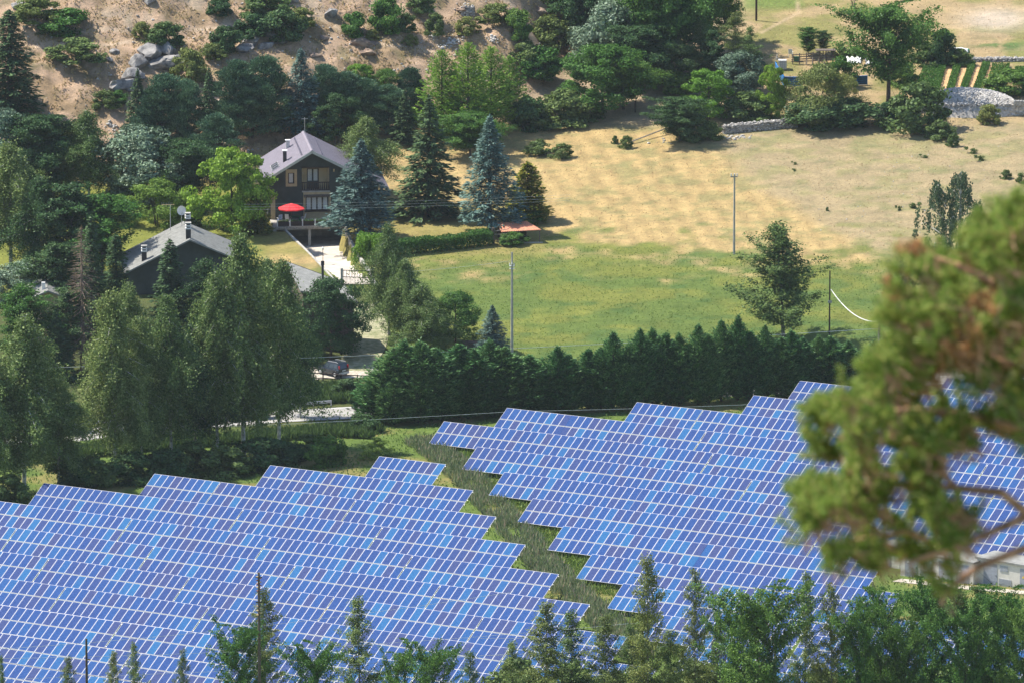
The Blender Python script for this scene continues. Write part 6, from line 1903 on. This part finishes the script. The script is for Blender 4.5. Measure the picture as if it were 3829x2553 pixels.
def make_car(loc, rz, label, paint, L_=3.65, W=1.66, Hh=1.60):
    """x forward"""
    c = thing('car', label, 'car', loc, rz)
    h = L_ / 2; w = W / 2
    sec = [(-h, .45, .92, .94), (-h + .06, .36, .96, .97), (-h + .45, .30, .98, 1.0), (-.3, .28, .98, 1.0), (h - .95, .28, .96, 1.0), (h - .25, .32, .86, .96), (h - .02, .38, .70, .88), (h, .45, .62, .80)]
    m_ = MB(); vs = []
    for x, z0, z1, ws in sec:
        W_ = w * ws
        vs += [(x, -W_ * .9, z0), (x, -W_, z0 + .15), (x, -W_ * .99, z1 - .18), (x, -W_ * .93, z1), (x, W_ * .93, z1), (x, W_ * .99, z1 - .18), (x, W_, z0 + .15), (x, W_ * .9, z0)]
    fs = [(i * 8 + j, i * 8 + (j + 1) % 8, (i + 1) * 8 + (j + 1) % 8, (i + 1) * 8 + j) for i in range(len(sec) - 1) for j in range(8)]
    fs += [tuple(range(7, -1, -1)), tuple((len(sec) - 1) * 8 + j for j in range(8))]
    m_.add(vs, fs)
    # cabin
    lo = [(-h + .05, w * .93), (h - 1.05, w * .92)]; hi = [(-h + .28, w * .76), (h - 1.55, w * .74)]
    m_.hull8([(lo[0][0], -lo[0][1], .94), (lo[1][0], -lo[1][1], .94), (lo[1][0], lo[1][1], .94), (lo[0][0], lo[0][1], .94)],
             [(hi[0][0], -hi[0][1], Hh - .06), (hi[1][0], -hi[1][1], Hh - .06), (hi[1][0], hi[1][1], Hh - .06), (hi[0][0], hi[0][1], Hh - .06)])
    m_.hull8([(hi[0][0], -hi[0][1], Hh - .062), (hi[1][0], -hi[1][1], Hh - .062), (hi[1][0], hi[1][1], Hh - .062), (hi[0][0], hi[0][1], Hh - .062)],
             [(hi[0][0] + .1, -hi[0][1] + .1, Hh), (hi[1][0] - .1, -hi[1][1] + .1, Hh), (hi[1][0] - .1, hi[1][1] - .1, Hh), (hi[0][0] + .1, hi[0][1] - .1, Hh)])
    body = m_.build('body', paint, c)
    # glass
    def lerp(a, b, t): return a + (b - a) * t
    for s in (-1, 1):
        for (t0, t1) in ((.10, .33), (.37, .64), (.68, .93)):
            def P_(t, u, off=.006):
                x = lerp(lerp(lo[0][0], lo[1][0], t), lerp(hi[0][0], hi[1][0], t), u); y = lerp(lo[0][1], hi[0][1], u) + off
                return (x, s * y, lerp(.94, Hh - .06, u))
            a, b, d, e = P_(t0, .12), P_(t1, .12), P_(t1, .85), P_(t0, .85)
            prt(c, 'side_window', lambda q: q.add([a, b, d, e, P_(t0, .12, -.03), P_(t1, .12, -.03), P_(t1, .85, -.03), P_(t0, .85, -.03)], [(0, 1, 2, 3), (7, 6, 5, 4), (0, 4, 5, 1), (1, 5, 6, 2), (2, 6, 7, 3), (3, 7, 4, 0)]), M['glass'])
    xr0, xr1 = lerp(lo[0][0], hi[0][0], .15), lerp(lo[0][0], hi[0][0], .88)
    prt(c, 'rear_window', lambda q: q.hull8([(xr0 - .012, -w * .74, 1.03), (xr0 + .02, -w * .74, 1.03), (xr0 + .02, w * .74, 1.03), (xr0 - .012, w * .74, 1.03)], [(xr1 - .012, -w * .66, Hh - .14), (xr1 + .02, -w * .66, Hh - .14), (xr1 + .02, w * .66, Hh - .14), (xr1 - .012, w * .66, Hh - .14)]), M['glass'])
    xf0, xf1 = lerp(lo[1][0], hi[1][0], .1), lerp(lo[1][0], hi[1][0], .9)
    prt(c, 'windscreen', lambda q: q.hull8([(xf0 - .02, -w * .8, 1.0), (xf0 + .012, -w * .8, 1.0), (xf0 + .012, w * .8, 1.0), (xf0 - .02, w * .8, 1.0)], [(xf1 - .02, -w * .68, Hh - .12), (xf1 + .012, -w * .68, Hh - .12), (xf1 + .012, w * .68, Hh - .12), (xf1 - .02, w * .68, Hh - .12)]), M['glass'])
    for s in (-1, 1):
        for x in (-h + .62, h - .72):
            wh = prt(c, 'wheel', lambda q: q.tube((x, s * (w - .19), .31), (x, s * (w + .012), .31), .31, .31, 16), M['tyre'])
            prt(wh, 'rim', lambda q: (q.tube((x, s * (w + .013), .31), (x, s * (w + .03), .31), .20, .17, 12)), M['silverpaint'])
            prt(c, 'wheel_arch', lambda q: q.poly([(x + .40 * math.cos(a), s * (w + .005), .31 + .40 * math.sin(a)) for a in np.linspace(.0, math.pi, 9)], .04, 4), M['darkmetal'])
        prt(c, 'tail_light', lambda q: q.box(-h - .01, -h + .14, s * w * .80 - .05, s * w * .80 + .05, .98, 1.34), M['lightred'])
        prt(c, 'reflector', lambda q: q.box(-h - .035, -h, s * w * .72 - .10, s * w * .72 + .10, .46, .56), M['lightred'])
        prt(c, 'headlight', lambda q: q.box(h - .16, h - .01, s * w * .66 - .14, s * w * .66 + .14, .60, .78), M['white'])
        prt(c, 'roof_rail', lambda q: q.poly([(hi[0][0] + .08, s * hi[0][1] * .97, Hh - .02), (hi[0][0] + .25, s * hi[0][1] * .97, Hh + .05), (hi[1][0] - .3, s * hi[1][1] * .97, Hh + .05), (hi[1][0] - .05, s * hi[1][1] * .97, Hh - .03)], .026, 5), M['silverpaint'])
        prt(c, 'side_mirror', lambda q: q.box(h - 1.25, h - 1.10, s * (w + .10) - .09, s * (w + .10) + .09, .98, 1.12), paint)
    prt(c, 'rear_bumper', lambda q: q.hull8([(-h - .06, -w * .9, .34), (-h + .1, -w * .97, .34), (-h + .1, w * .97, .34), (-h - .06, w * .9, .34)], [(-h - .03, -w * .9, .58), (-h + .1, -w * .97, .58), (-h + .1, w * .97, .58), (-h - .03, w * .9, .58)]), M['silverpaint'])
    prt(c, 'number_plate', lambda q: q.box(-h - .02, -h + .0, -.26, .26, .70, .81), M['white'])
    return c
cl_ = g(764, 861)
make_car(Vector((cl_.x, cl_.y, cl_.z + .07)), R(180 - 45) , 'small dark blue-black off-road car with silver roof rails in the parking area', M['carpaint'])
c2 = g(322, 990)
rdir = math.atan2((g(400, 976) - g(260, 990)).y, (g(400, 976) - g(260, 990)).x)
make_car(Vector((c2.x, c2.y, c2.z + .06)), rdir, 'white car on the road glimpsed between the birch trunks', M['white'], L_=4.2, W=1.75, Hh=1.5)

# ------------------------------------------------------------------ poles and wires
def pole(name, label, px, by, ty, r0, r1, mat, Y=None, extra=None, n=8):
    l_ = g(px, by) if Y is None else at(px, by, Y)
    if Y is not None: l_.z = gz(l_.x, l_.y)
    top = at(px, ty, l_.y).z - l_.z
    o = thing(name, label, 'pole', l_)
    prt(o, 'shaft', lambda m_: m_.tube((0, 0, -.6), (0, 0, top), r0, r1, n), mat)
    if extra: extra(o, top)
    return o, l_, top
def concx(o, t):
    for z in (.6, .9): prt(o, 'bracket', lambda m_: m_.box(-.3, .28, -.08, .08, t - 1.0 - z, t - .92 - z), M['white'])
    for x, z in ((-.25, .7), (.22, .8), (.0, .1)): prt(o, 'insulator', lambda m_: m_.tube((x, -.12, t - 1.0 - z * .2 - .3), (x, -.12, t - z * .2 - 1.05), .07, .05, 7), M['white'])
pole('concrete_pole', 'tall pale concrete pole with insulators in front of the green meadow', 1176, 818, 580, .17, .10, M['concrete'], extra=concx)
def conc2(o, t):
    prt(o, 'crossarm', lambda m_: m_.box(-.45, .35, -.06, .06, t - .35, t - .22), M['greywood'])
    for x in (-.38, 0, .3): prt(o, 'insulator', lambda m_: m_.tube((x, 0, t - .21), (x, 0, t + .10), .07, .06, 7), M['white'])
pole('concrete_pole', 'slim concrete pole standing alone in the dry upper meadow', 1686, 583, 401, .15, .09, M['concrete'], extra=conc2)
pc_, lc_, tc_ = pole('wooden_pole', 'thin dark wooden pole with a white cable in the right of the meadow', 1905, 776, 622, .10, .07, M['brownwood'], extra=lambda o, t: bx(o, 'box', M['concrete'], -.2, .25, -.14, -.08, t - 3.7, t - 3.4))
pd_, ld_, td_ = pole('concrete_pole', 'pale pole beside the near pine, behind the hedge', 2018, 884, 736, .14, .12, M['greywood'])
def cable(name, label, pts, r=.03, sag=0.0, mat='wire', k=14):
    """hanging wire through 3-D points"""
    out = []
    for a, b in zip(pts[:-1], pts[1:]):
        for i in range(k):
            t = i / k; p = a.lerp(b, t); p.z -= sag * 4 * t * (1 - t); out.append(p)
    out.append(pts[-1])
    P0 = out[0].copy()
    m_ = MB(); m_.poly([p - P0 for p in out], r, 4)
    o = m_.build(name, M[mat], None); o.location = P0
    tag(o, label, 'wire')
cable('cable', 'white cable hanging from the dark pole to the pale pole', [lc_ + Vector((.12, 0, at(1905, 665, lc_.y).z - lc_.z)), ld_ + Vector((0, 0, td_ - .1))], .05, 1.1, 'white')
WR = [
 ('overhead wire crossing the roadside birches and the top of the hedge', (-40, 849, 866), (2018, 755, ld_.y), .35, .024),
 ('overhead wire running past the guardrail to the back edge of the right solar field', (-40, 1002, 856), (1185, 944, 868), .2, .022),
 ('overhead wire in front of the cypress hedge above the right solar field', (1185, 944, 868), (2400, 890, 880), .4, .022),
 ('lowest overhead wire behind the left solar field', (-40, 1108, 850), (900, 1072, 858), .2, .022),
 ('upper of the three thin wires across the red parasol', (560, 470, 945), (1310, 448, 948), .2, .009),
 ('middle one of the three thin wires across the red parasol', (560, 476, 945), (1310, 455, 948), .2, .009),
 ('lower of the three thin wires across the red parasol', (560, 482, 945), (1310, 461, 948), .2, .009),
 ('thin wire from the concrete pole across the edge of the meadow', (930, 625, 905), (1172, 600, 905), .1, .015),
 ('wire in front of the birches at the bottom, highest on the right', (-40, 1492, 700), (1180, 1358, 705), .6, .016),
 ('second wire from the top across the bottom of the left field', (-40, 1512, 700), (1740, 1400, 705), .9, .016),
 ('lowest wire across the bottom left panels', (-40, 1560, 700), (1180, 1500, 705), .3, .014),
 ('wire crossing the bottom birches to the crossarm pole', (1100, 1465, 703), (1742, 1448, 705), .2, .018),
 ('lower wire crossing the bottom birches to the crossarm pole', (1100, 1505, 703), (1742, 1466, 705), .2, .018),
 ('wire right of the crossarm pole below the cabins', (1742, 1446, 705), (2400, 1418, 703), .3, .018),
 ('middle wire right of the crossarm pole', (1778, 1453, 705), (2400, 1440, 703), .3, .018),
 ('lower wire right of the crossarm pole', (1778, 1478, 705), (2400, 1452, 703), .2, .018),
 ('lowest wire right of the crossarm pole', (1778, 1510, 705), (2400, 1515, 703), .2, .016),
]
for lab, a, b, sg_, r_ in WR: cable('overhead_wire', lab, [at(*a), at(*b)], r_, sg_, 'wire', 20)
def stack(o, t):
    for i in range(9):
        z = t - .35 - i * .16
        s = 1 if i % 2 else -1
        prt(o, 'insulator', lambda m_: m_.tube((s * .05, -.1, z), (s * .24, -.1, z), .06, .045, 7), M['insul' if i % 3 else 'insulpale'])
    for i in range(5):
        z = t - 3.0 - i * .2
        s = 1 if i % 2 else -1
        prt(o, 'insulator', lambda m_: m_.tube((s * .05, -.1, z), (s * .26, -.1, z), .06, .045, 7), M['insulpale'])
    for z in (.45, 2.7): bx(o, 'crossarm', M['darkmetal'], -.28, .28, -.09, .0, t - z, t - z + .09)
pole('insulator_pole', 'slim pole with stacked brown insulators in front of the left solar field', 597, 1720, 1314, .17, .10, M['oldwood'], Y=700, extra=stack)
pole('rusty_pole', 'short rusty pole near the lower left corner', 201, 1720, 1466, .16, .09, M['bark'], Y=700, extra=lambda o, t: bx(o, 'crossarm', M['deadwood'], -.1, .35, -.08, .0, t - 1.9, t - 1.8))
def xarm(o, t):
    prt(o, 'crossarm', lambda m_: m_.tube((-.05, -.1, t - 1.1), (1.15, -.1, t - 2.1), .09, n=4), M['white'])
    prt(o, 'stay', lambda m_: m_.tube((0, -.1, t - .35), (.85, -.1, t - 1.7), .03, n=4), M['steel'])
    for x, z in ((.75, 1.55), (.95, 1.75), (.55, 2.3)): prt(o, 'insulator', lambda m_: m_.tube((x, -.1, t - z - .15), (x, -.1, t - z + .12), .08, .06, 7), M['insul'])
    for z in (.3, 1.1, 2.9): bx(o, 'band', M['white'], -.16, .16, -.14, .14, t - z, t - z + .06)
pole('wooden_pole', 'grey wooden pole with a slanting white crossarm in front of the ash', 1739, 1720, 1391, .14, .12, M['greywood'], Y=706, extra=xarm)
def xarm2(o, t):
    prt(o, 'crossarm', lambda m_: m_.tube((0, -.1, t - 1.6), (-.45, -.1, t - .5), .07, n=4), M['white'])
    for x, z in ((-.35, .3), (-.4, 1.2)): prt(o, 'insulator', lambda m_: m_.tube((x, -.1, t - z - .2), (x, -.1, t - z + .1), .08, .06, 7), M['insulpale'])
pole('wooden_pole', 'shorter grey pole right behind the crossarm pole', 1779, 1720, 1455, .14, .12, M['greywood'], Y=708, extra=xarm2)

# ------------------------------------------------------------------ transformer cabins
ang = -PHI
def cabin(label, px, py, w, dep, h, parts, signs=()):
    l_ = g(px, py)
    c = thing('transformer_cabin', label, 'cabin', l_, ang, 'transformer cabins by the panels')
    bx(c, 'wall', M['whitewash'], 0, w, 0, dep, -.3, h)
    bx(c, 'roof', M['roofpale'], -.12, w + .12, -.14, dep + .12, h + .002, h + .2)
    for (x0, x1, z0, z1, kind_) in parts:
        if kind_ == 'door':
            d = bx(c, 'door', M['doorgrey'], x0, x1, -.03, -.002, z0, z1)
            bx(d, 'handle', M['darkmetal'], x1 - .14, x1 - .1, -.06, -.031, 1.0, 1.15)
            m_ = MB()
            for j in range(5): m_.box(x0 + .08, x1 - .08, -.045, -.031, z0 + .15 + j * .07, z0 + .18 + j * .07)
            m_.build('louvre', M['doorgrey'], d, kind='stuff')
        else:
            v = bx(c, 'vent', M['steel'], x0, x1, -.03, -.002, z0, z1)
            m_ = MB()
            k = int((z1 - z0) / .07)
            for j in range(k): m_.box(x0 + .04, x1 - .04, -.05, -.031, z0 + .03 + j * .07, z0 + .06 + j * .07)
            m_.build('louvre', M['doorgrey'], v, kind='stuff')
    for (x, z, mt) in signs:
        prt(c, 'warning_sign', lambda m_: m_.add([(x - .14, -.05, z), (x + .14, -.05, z), (x, -.05, z + .27), (x - .14, -.034, z), (x + .14, -.034, z), (x, -.034, z + .27)], [(0, 1, 2), (5, 4, 3), (0, 3, 4, 1), (1, 4, 5, 2), (2, 5, 3, 0)]), M[mt])
    return c
sx_ = 1 / .78
cabin('longer white transformer cabin with grey doors, left of the pair', 2068, 1321, 8.7, 3.0, 2.45,
      [(.55, 2.05, .1, 2.2, 'door'), (2.35, 3.9, 1.6, 2.2, 'vent'), (2.35, 3.9, .4, 1.0, 'vent'), (4.6, 6.2, .1, 2.2, 'door'), (6.7, 8.2, .1, 2.2, 'door')], [(.95, 1.45, 'white'), (7.1, 1.45, 'white')])
cabin('white transformer cabin at the right edge with a yellow warning sign', 2243.5, 1338, 8.5, 3.0, 2.45,
      [(.8, 2.4, .1, 2.2, 'door'), (2.7, 3.7, 1.6, 2.2, 'vent'), (2.6, 4.1, .3, .9, 'vent'), (5.1, 6.6, .1, 2.2, 'door')], [(5.5, 1.3, 'yellow')])
cabin('small grey-roofed hut half hidden behind the near pine', 2020, 1300, 2.4, 2.2, 2.1, [(.5, 1.4, .1, 1.9, 'door')])
ob = thing('bench', 'low orange bench beside the small hut', 'bench', g(1986, 1316), ang)
bx(ob, 'seat', M['orange'], 0, 1.6, 0, .5, .35, .47)
for x_ in (.1, 1.4): bx(ob, 'leg', M['orange'], x_, x_ + .1, .05, .45, 0, .35)
strip('gravel_path', [g(2060, 1332), g(2150, 1342), g(2250, 1352), g(2370, 1362)], 1.6, M['gravel'], .05, n=30)

# ------------------------------------------------------------------ summer haze in the air
hz = MB(); hz.box(-3200, 3200, -3100, 3100, -60, 900)
hm_, ht_, hn_, hl_, hb_ = newmat('haze')
hn_.remove(hb_)
pv = hn_.new('ShaderNodeVolumePrincipled')
pv.inputs['Color'].default_value = (.80, .90, 1, 1); pv.inputs['Density'].default_value = .00003; pv.inputs['Anisotropy'].default_value = .1
hl_.new(pv.outputs[0], hn_['Material Output'].inputs['Volume'])
hz.build('haze', hm_, None, kind='stuff')

# ------------------------------------------------------------------ the near pine, out of focus
TY = 50.0
def fat(px, py, Y=TY): return at(px, py, Y)
trunkx = 4.6
tz = gz(trunkx, TY + .3)
pn = thing('near_pine', 'sunlit pine reaching in from the right edge, very close and out of focus', 'tree', (trunkx, TY + .3, tz))
PO = Vector((trunkx, TY + .3, tz))
topz = 183.6 - tz
prt(pn, 'trunk', lambda m_: m_.poly([(0, 0, -1), (.1, 0, topz * .3), (-.05, .1, topz * .6), (0, 0, topz * .85), (-.1, 0, topz)], [.34, .28, .21, .12, .03], 10), M['fgbark'])
# main limbs: pixel tracks on the plane of the tree, with real spread in depth
LIMBS = [
 [(2460, 1150), (2352, 1188), (2270, 1225), (2180, 1262), (2090, 1290)],
 [(2460, 1150), (2360, 1180), (2300, 1130), (2200, 1120), (2080, 1110), (1960, 1130), (1850, 1165)],
 [(2460, 1020), (2330, 980), (2200, 950), (2080, 940), (1980, 960), (1930, 1010)],
 [(2460, 900), (2330, 840), (2210, 790), (2120, 740), (2060, 680)],
 [(2460, 760), (2350, 700), (2280, 650), (2200, 610), (2140, 590)],
 [(2460, 640), (2380, 580), (2330, 520), (2310, 480)],
 [(2460, 1240), (2352, 1260), (2250, 1300), (2180, 1350), (2160, 1390)],
 [(2300, 820), (2270, 740), (2250, 690)], [(2200, 1120), (2100, 1020), (2010, 930), (1960, 900)], [(2180, 1262), (2080, 1220), (1960, 1240), (1880, 1260)],
]
tips = []
for li, tr in enumerate(LIMBS):
    pts = []
    dz0 = random.uniform(-.5, .4)
    for i, (x, y) in enumerate(tr):
        Yd = TY + dz0 * i / len(tr) + random.uniform(-.08, .08) + (0 if i else .3)
        pts.append(fat(x, y, Yd) - PO)
    rr = [.032 * (1 - .75 * i / (len(pts) - 1)) + .005 for i in range(len(pts))]
    if li in (7, 8, 9): rr = [r * .5 for r in rr]
    prt(pn, 'branch', lambda m_: m_.poly(pts, rr, 7), M['fgbark'])
    prt(pn, 'trunk_joint', lambda m_: m_.poly([Vector((0, 0, pts[0].z - .2)), pts[0]], [.07, rr[0]], 7), M['fgbark']) if li < 7 else None
# foliage: shoots inside the outline of the near crown
from math import hypot
OUT = [(2310, 470), (2262, 520), (2238, 560), (2180, 575), (2130, 575), (2082, 585), (2072, 600), (2060, 660), (2030, 720), (2045, 790), (2010, 840), (2000, 880), (1985, 930), (1925, 880), (1900, 900), (1880, 960), (1882, 1020), (1850, 1060), (1870, 1120), (1788, 1160), (1840, 1190), (1830, 1240), (1880, 1290), (1960, 1330), (1990, 1370), (2060, 1300), (2150, 1330), (2150, 1400), (2190, 1420), (2220, 1350), (2200, 1260), (2260, 1230), (2230, 1160), (2180, 1090), (2170, 1050), (2260, 1040), (2352, 1040), (2470, 1040), (2470, 470)]
def inside(x, y):
    c = False; n_ = len(OUT); j = n_ - 1
    for i in range(n_):
        xi, yi = OUT[i]; xj, yj = OUT[j]
        if (yi > y) != (yj > y) and x < (xj - xi) * (y - yi) / (yj - yi) + xi: c = not c
        j = i
    return c
HOLES = [(1955, 1010, 26), (2010, 900, 14), (1930, 1255, 26), (2110, 1230, 20), (2040, 1010, 16), (2240, 1000, 18), (2130, 1060, 14), (1905, 1215, 16)]
shoots = []
tries = 0
cen = []
while len(cen) < 210:
    x = random.uniform(1785, 2460); y = random.uniform(465, 1430)
    if inside(x, y): cen.append((x, y, random.uniform(-.8, .8), random.uniform(12, 28)))
while len(shoots) < 2100 and tries < 60000:
    tries += 1
    cx_, cy_, cd_, cr_ = cen[tries % len(cen)]
    x = random.gauss(cx_, cr_ * .55); y = random.gauss(cy_, cr_ * .5)
    if not inside(x, y): continue
    if any(hypot(x - a, y - b) < r for a, b, r in HOLES) and random.random() < .9: continue
    if y > 1290 and random.random() < .45: continue
    shoots.append((x, y, cd_ + random.uniform(-.12, .12)))
Vn = []; Vd = []
tw = MB()
for i, (x, y, d) in enumerate(shoots):
    base = np.array(fat(x, y, TY + d) - PO)
    dr = np.array([-.45 + random.uniform(-.6, .6), random.uniform(-.6, .4), .55 + random.uniform(-.5, .4)]); dr /= np.linalg.norm(dr)
    L_ = random.uniform(.10, .19)
    tw.tube(Vector(base - dr * .12), Vector(base + dr * L_), .006, .003, 4)
    k = 56
    s = rng.random(k)
    side = rng.normal(size=(k, 3)); side -= np.outer(side @ dr, dr); side /= np.linalg.norm(side, axis=1, keepdims=True)
    ax = side * .8 + dr * .75; ax /= np.linalg.norm(ax, axis=1, keepdims=True)
    nl_ = .055
    c0 = base + np.outer(s * L_, dr)
    b = np.cross(ax, rng.normal(size=(k, 3))); b /= np.linalg.norm(b, axis=1, keepdims=True)
    w_ = .0050
    Q = np.stack([c0, c0 + ax * nl_ * .5 + b * w_, c0 + ax * nl_, c0 + ax * nl_ * .5 - b * w_], 1).reshape(-1, 3)
    hot = any(hypot(x - a, y - bb) < r for a, bb, r in [(2275, 735, 22), (2255, 770, 20), (2225, 830, 30), (2110, 585, 14), (2135, 590, 12), (2065, 600, 10), (2180, 630, 10), (2070, 690, 12), (2330, 840, 20), (2340, 880, 18), (2030, 1105, 10), (1845, 1070, 10)])
    (Vd if hot else Vn).append(Q)
link('needles', leafmesh('near_needles', Vn), M['fgpine'], pn, kind='stuff')
if Vd: link('dead_needles', leafmesh('near_dead_needles', Vd), M['fgdead'], pn, kind='stuff')
tw.build('twigs', M['fgbark'], pn, kind='stuff')
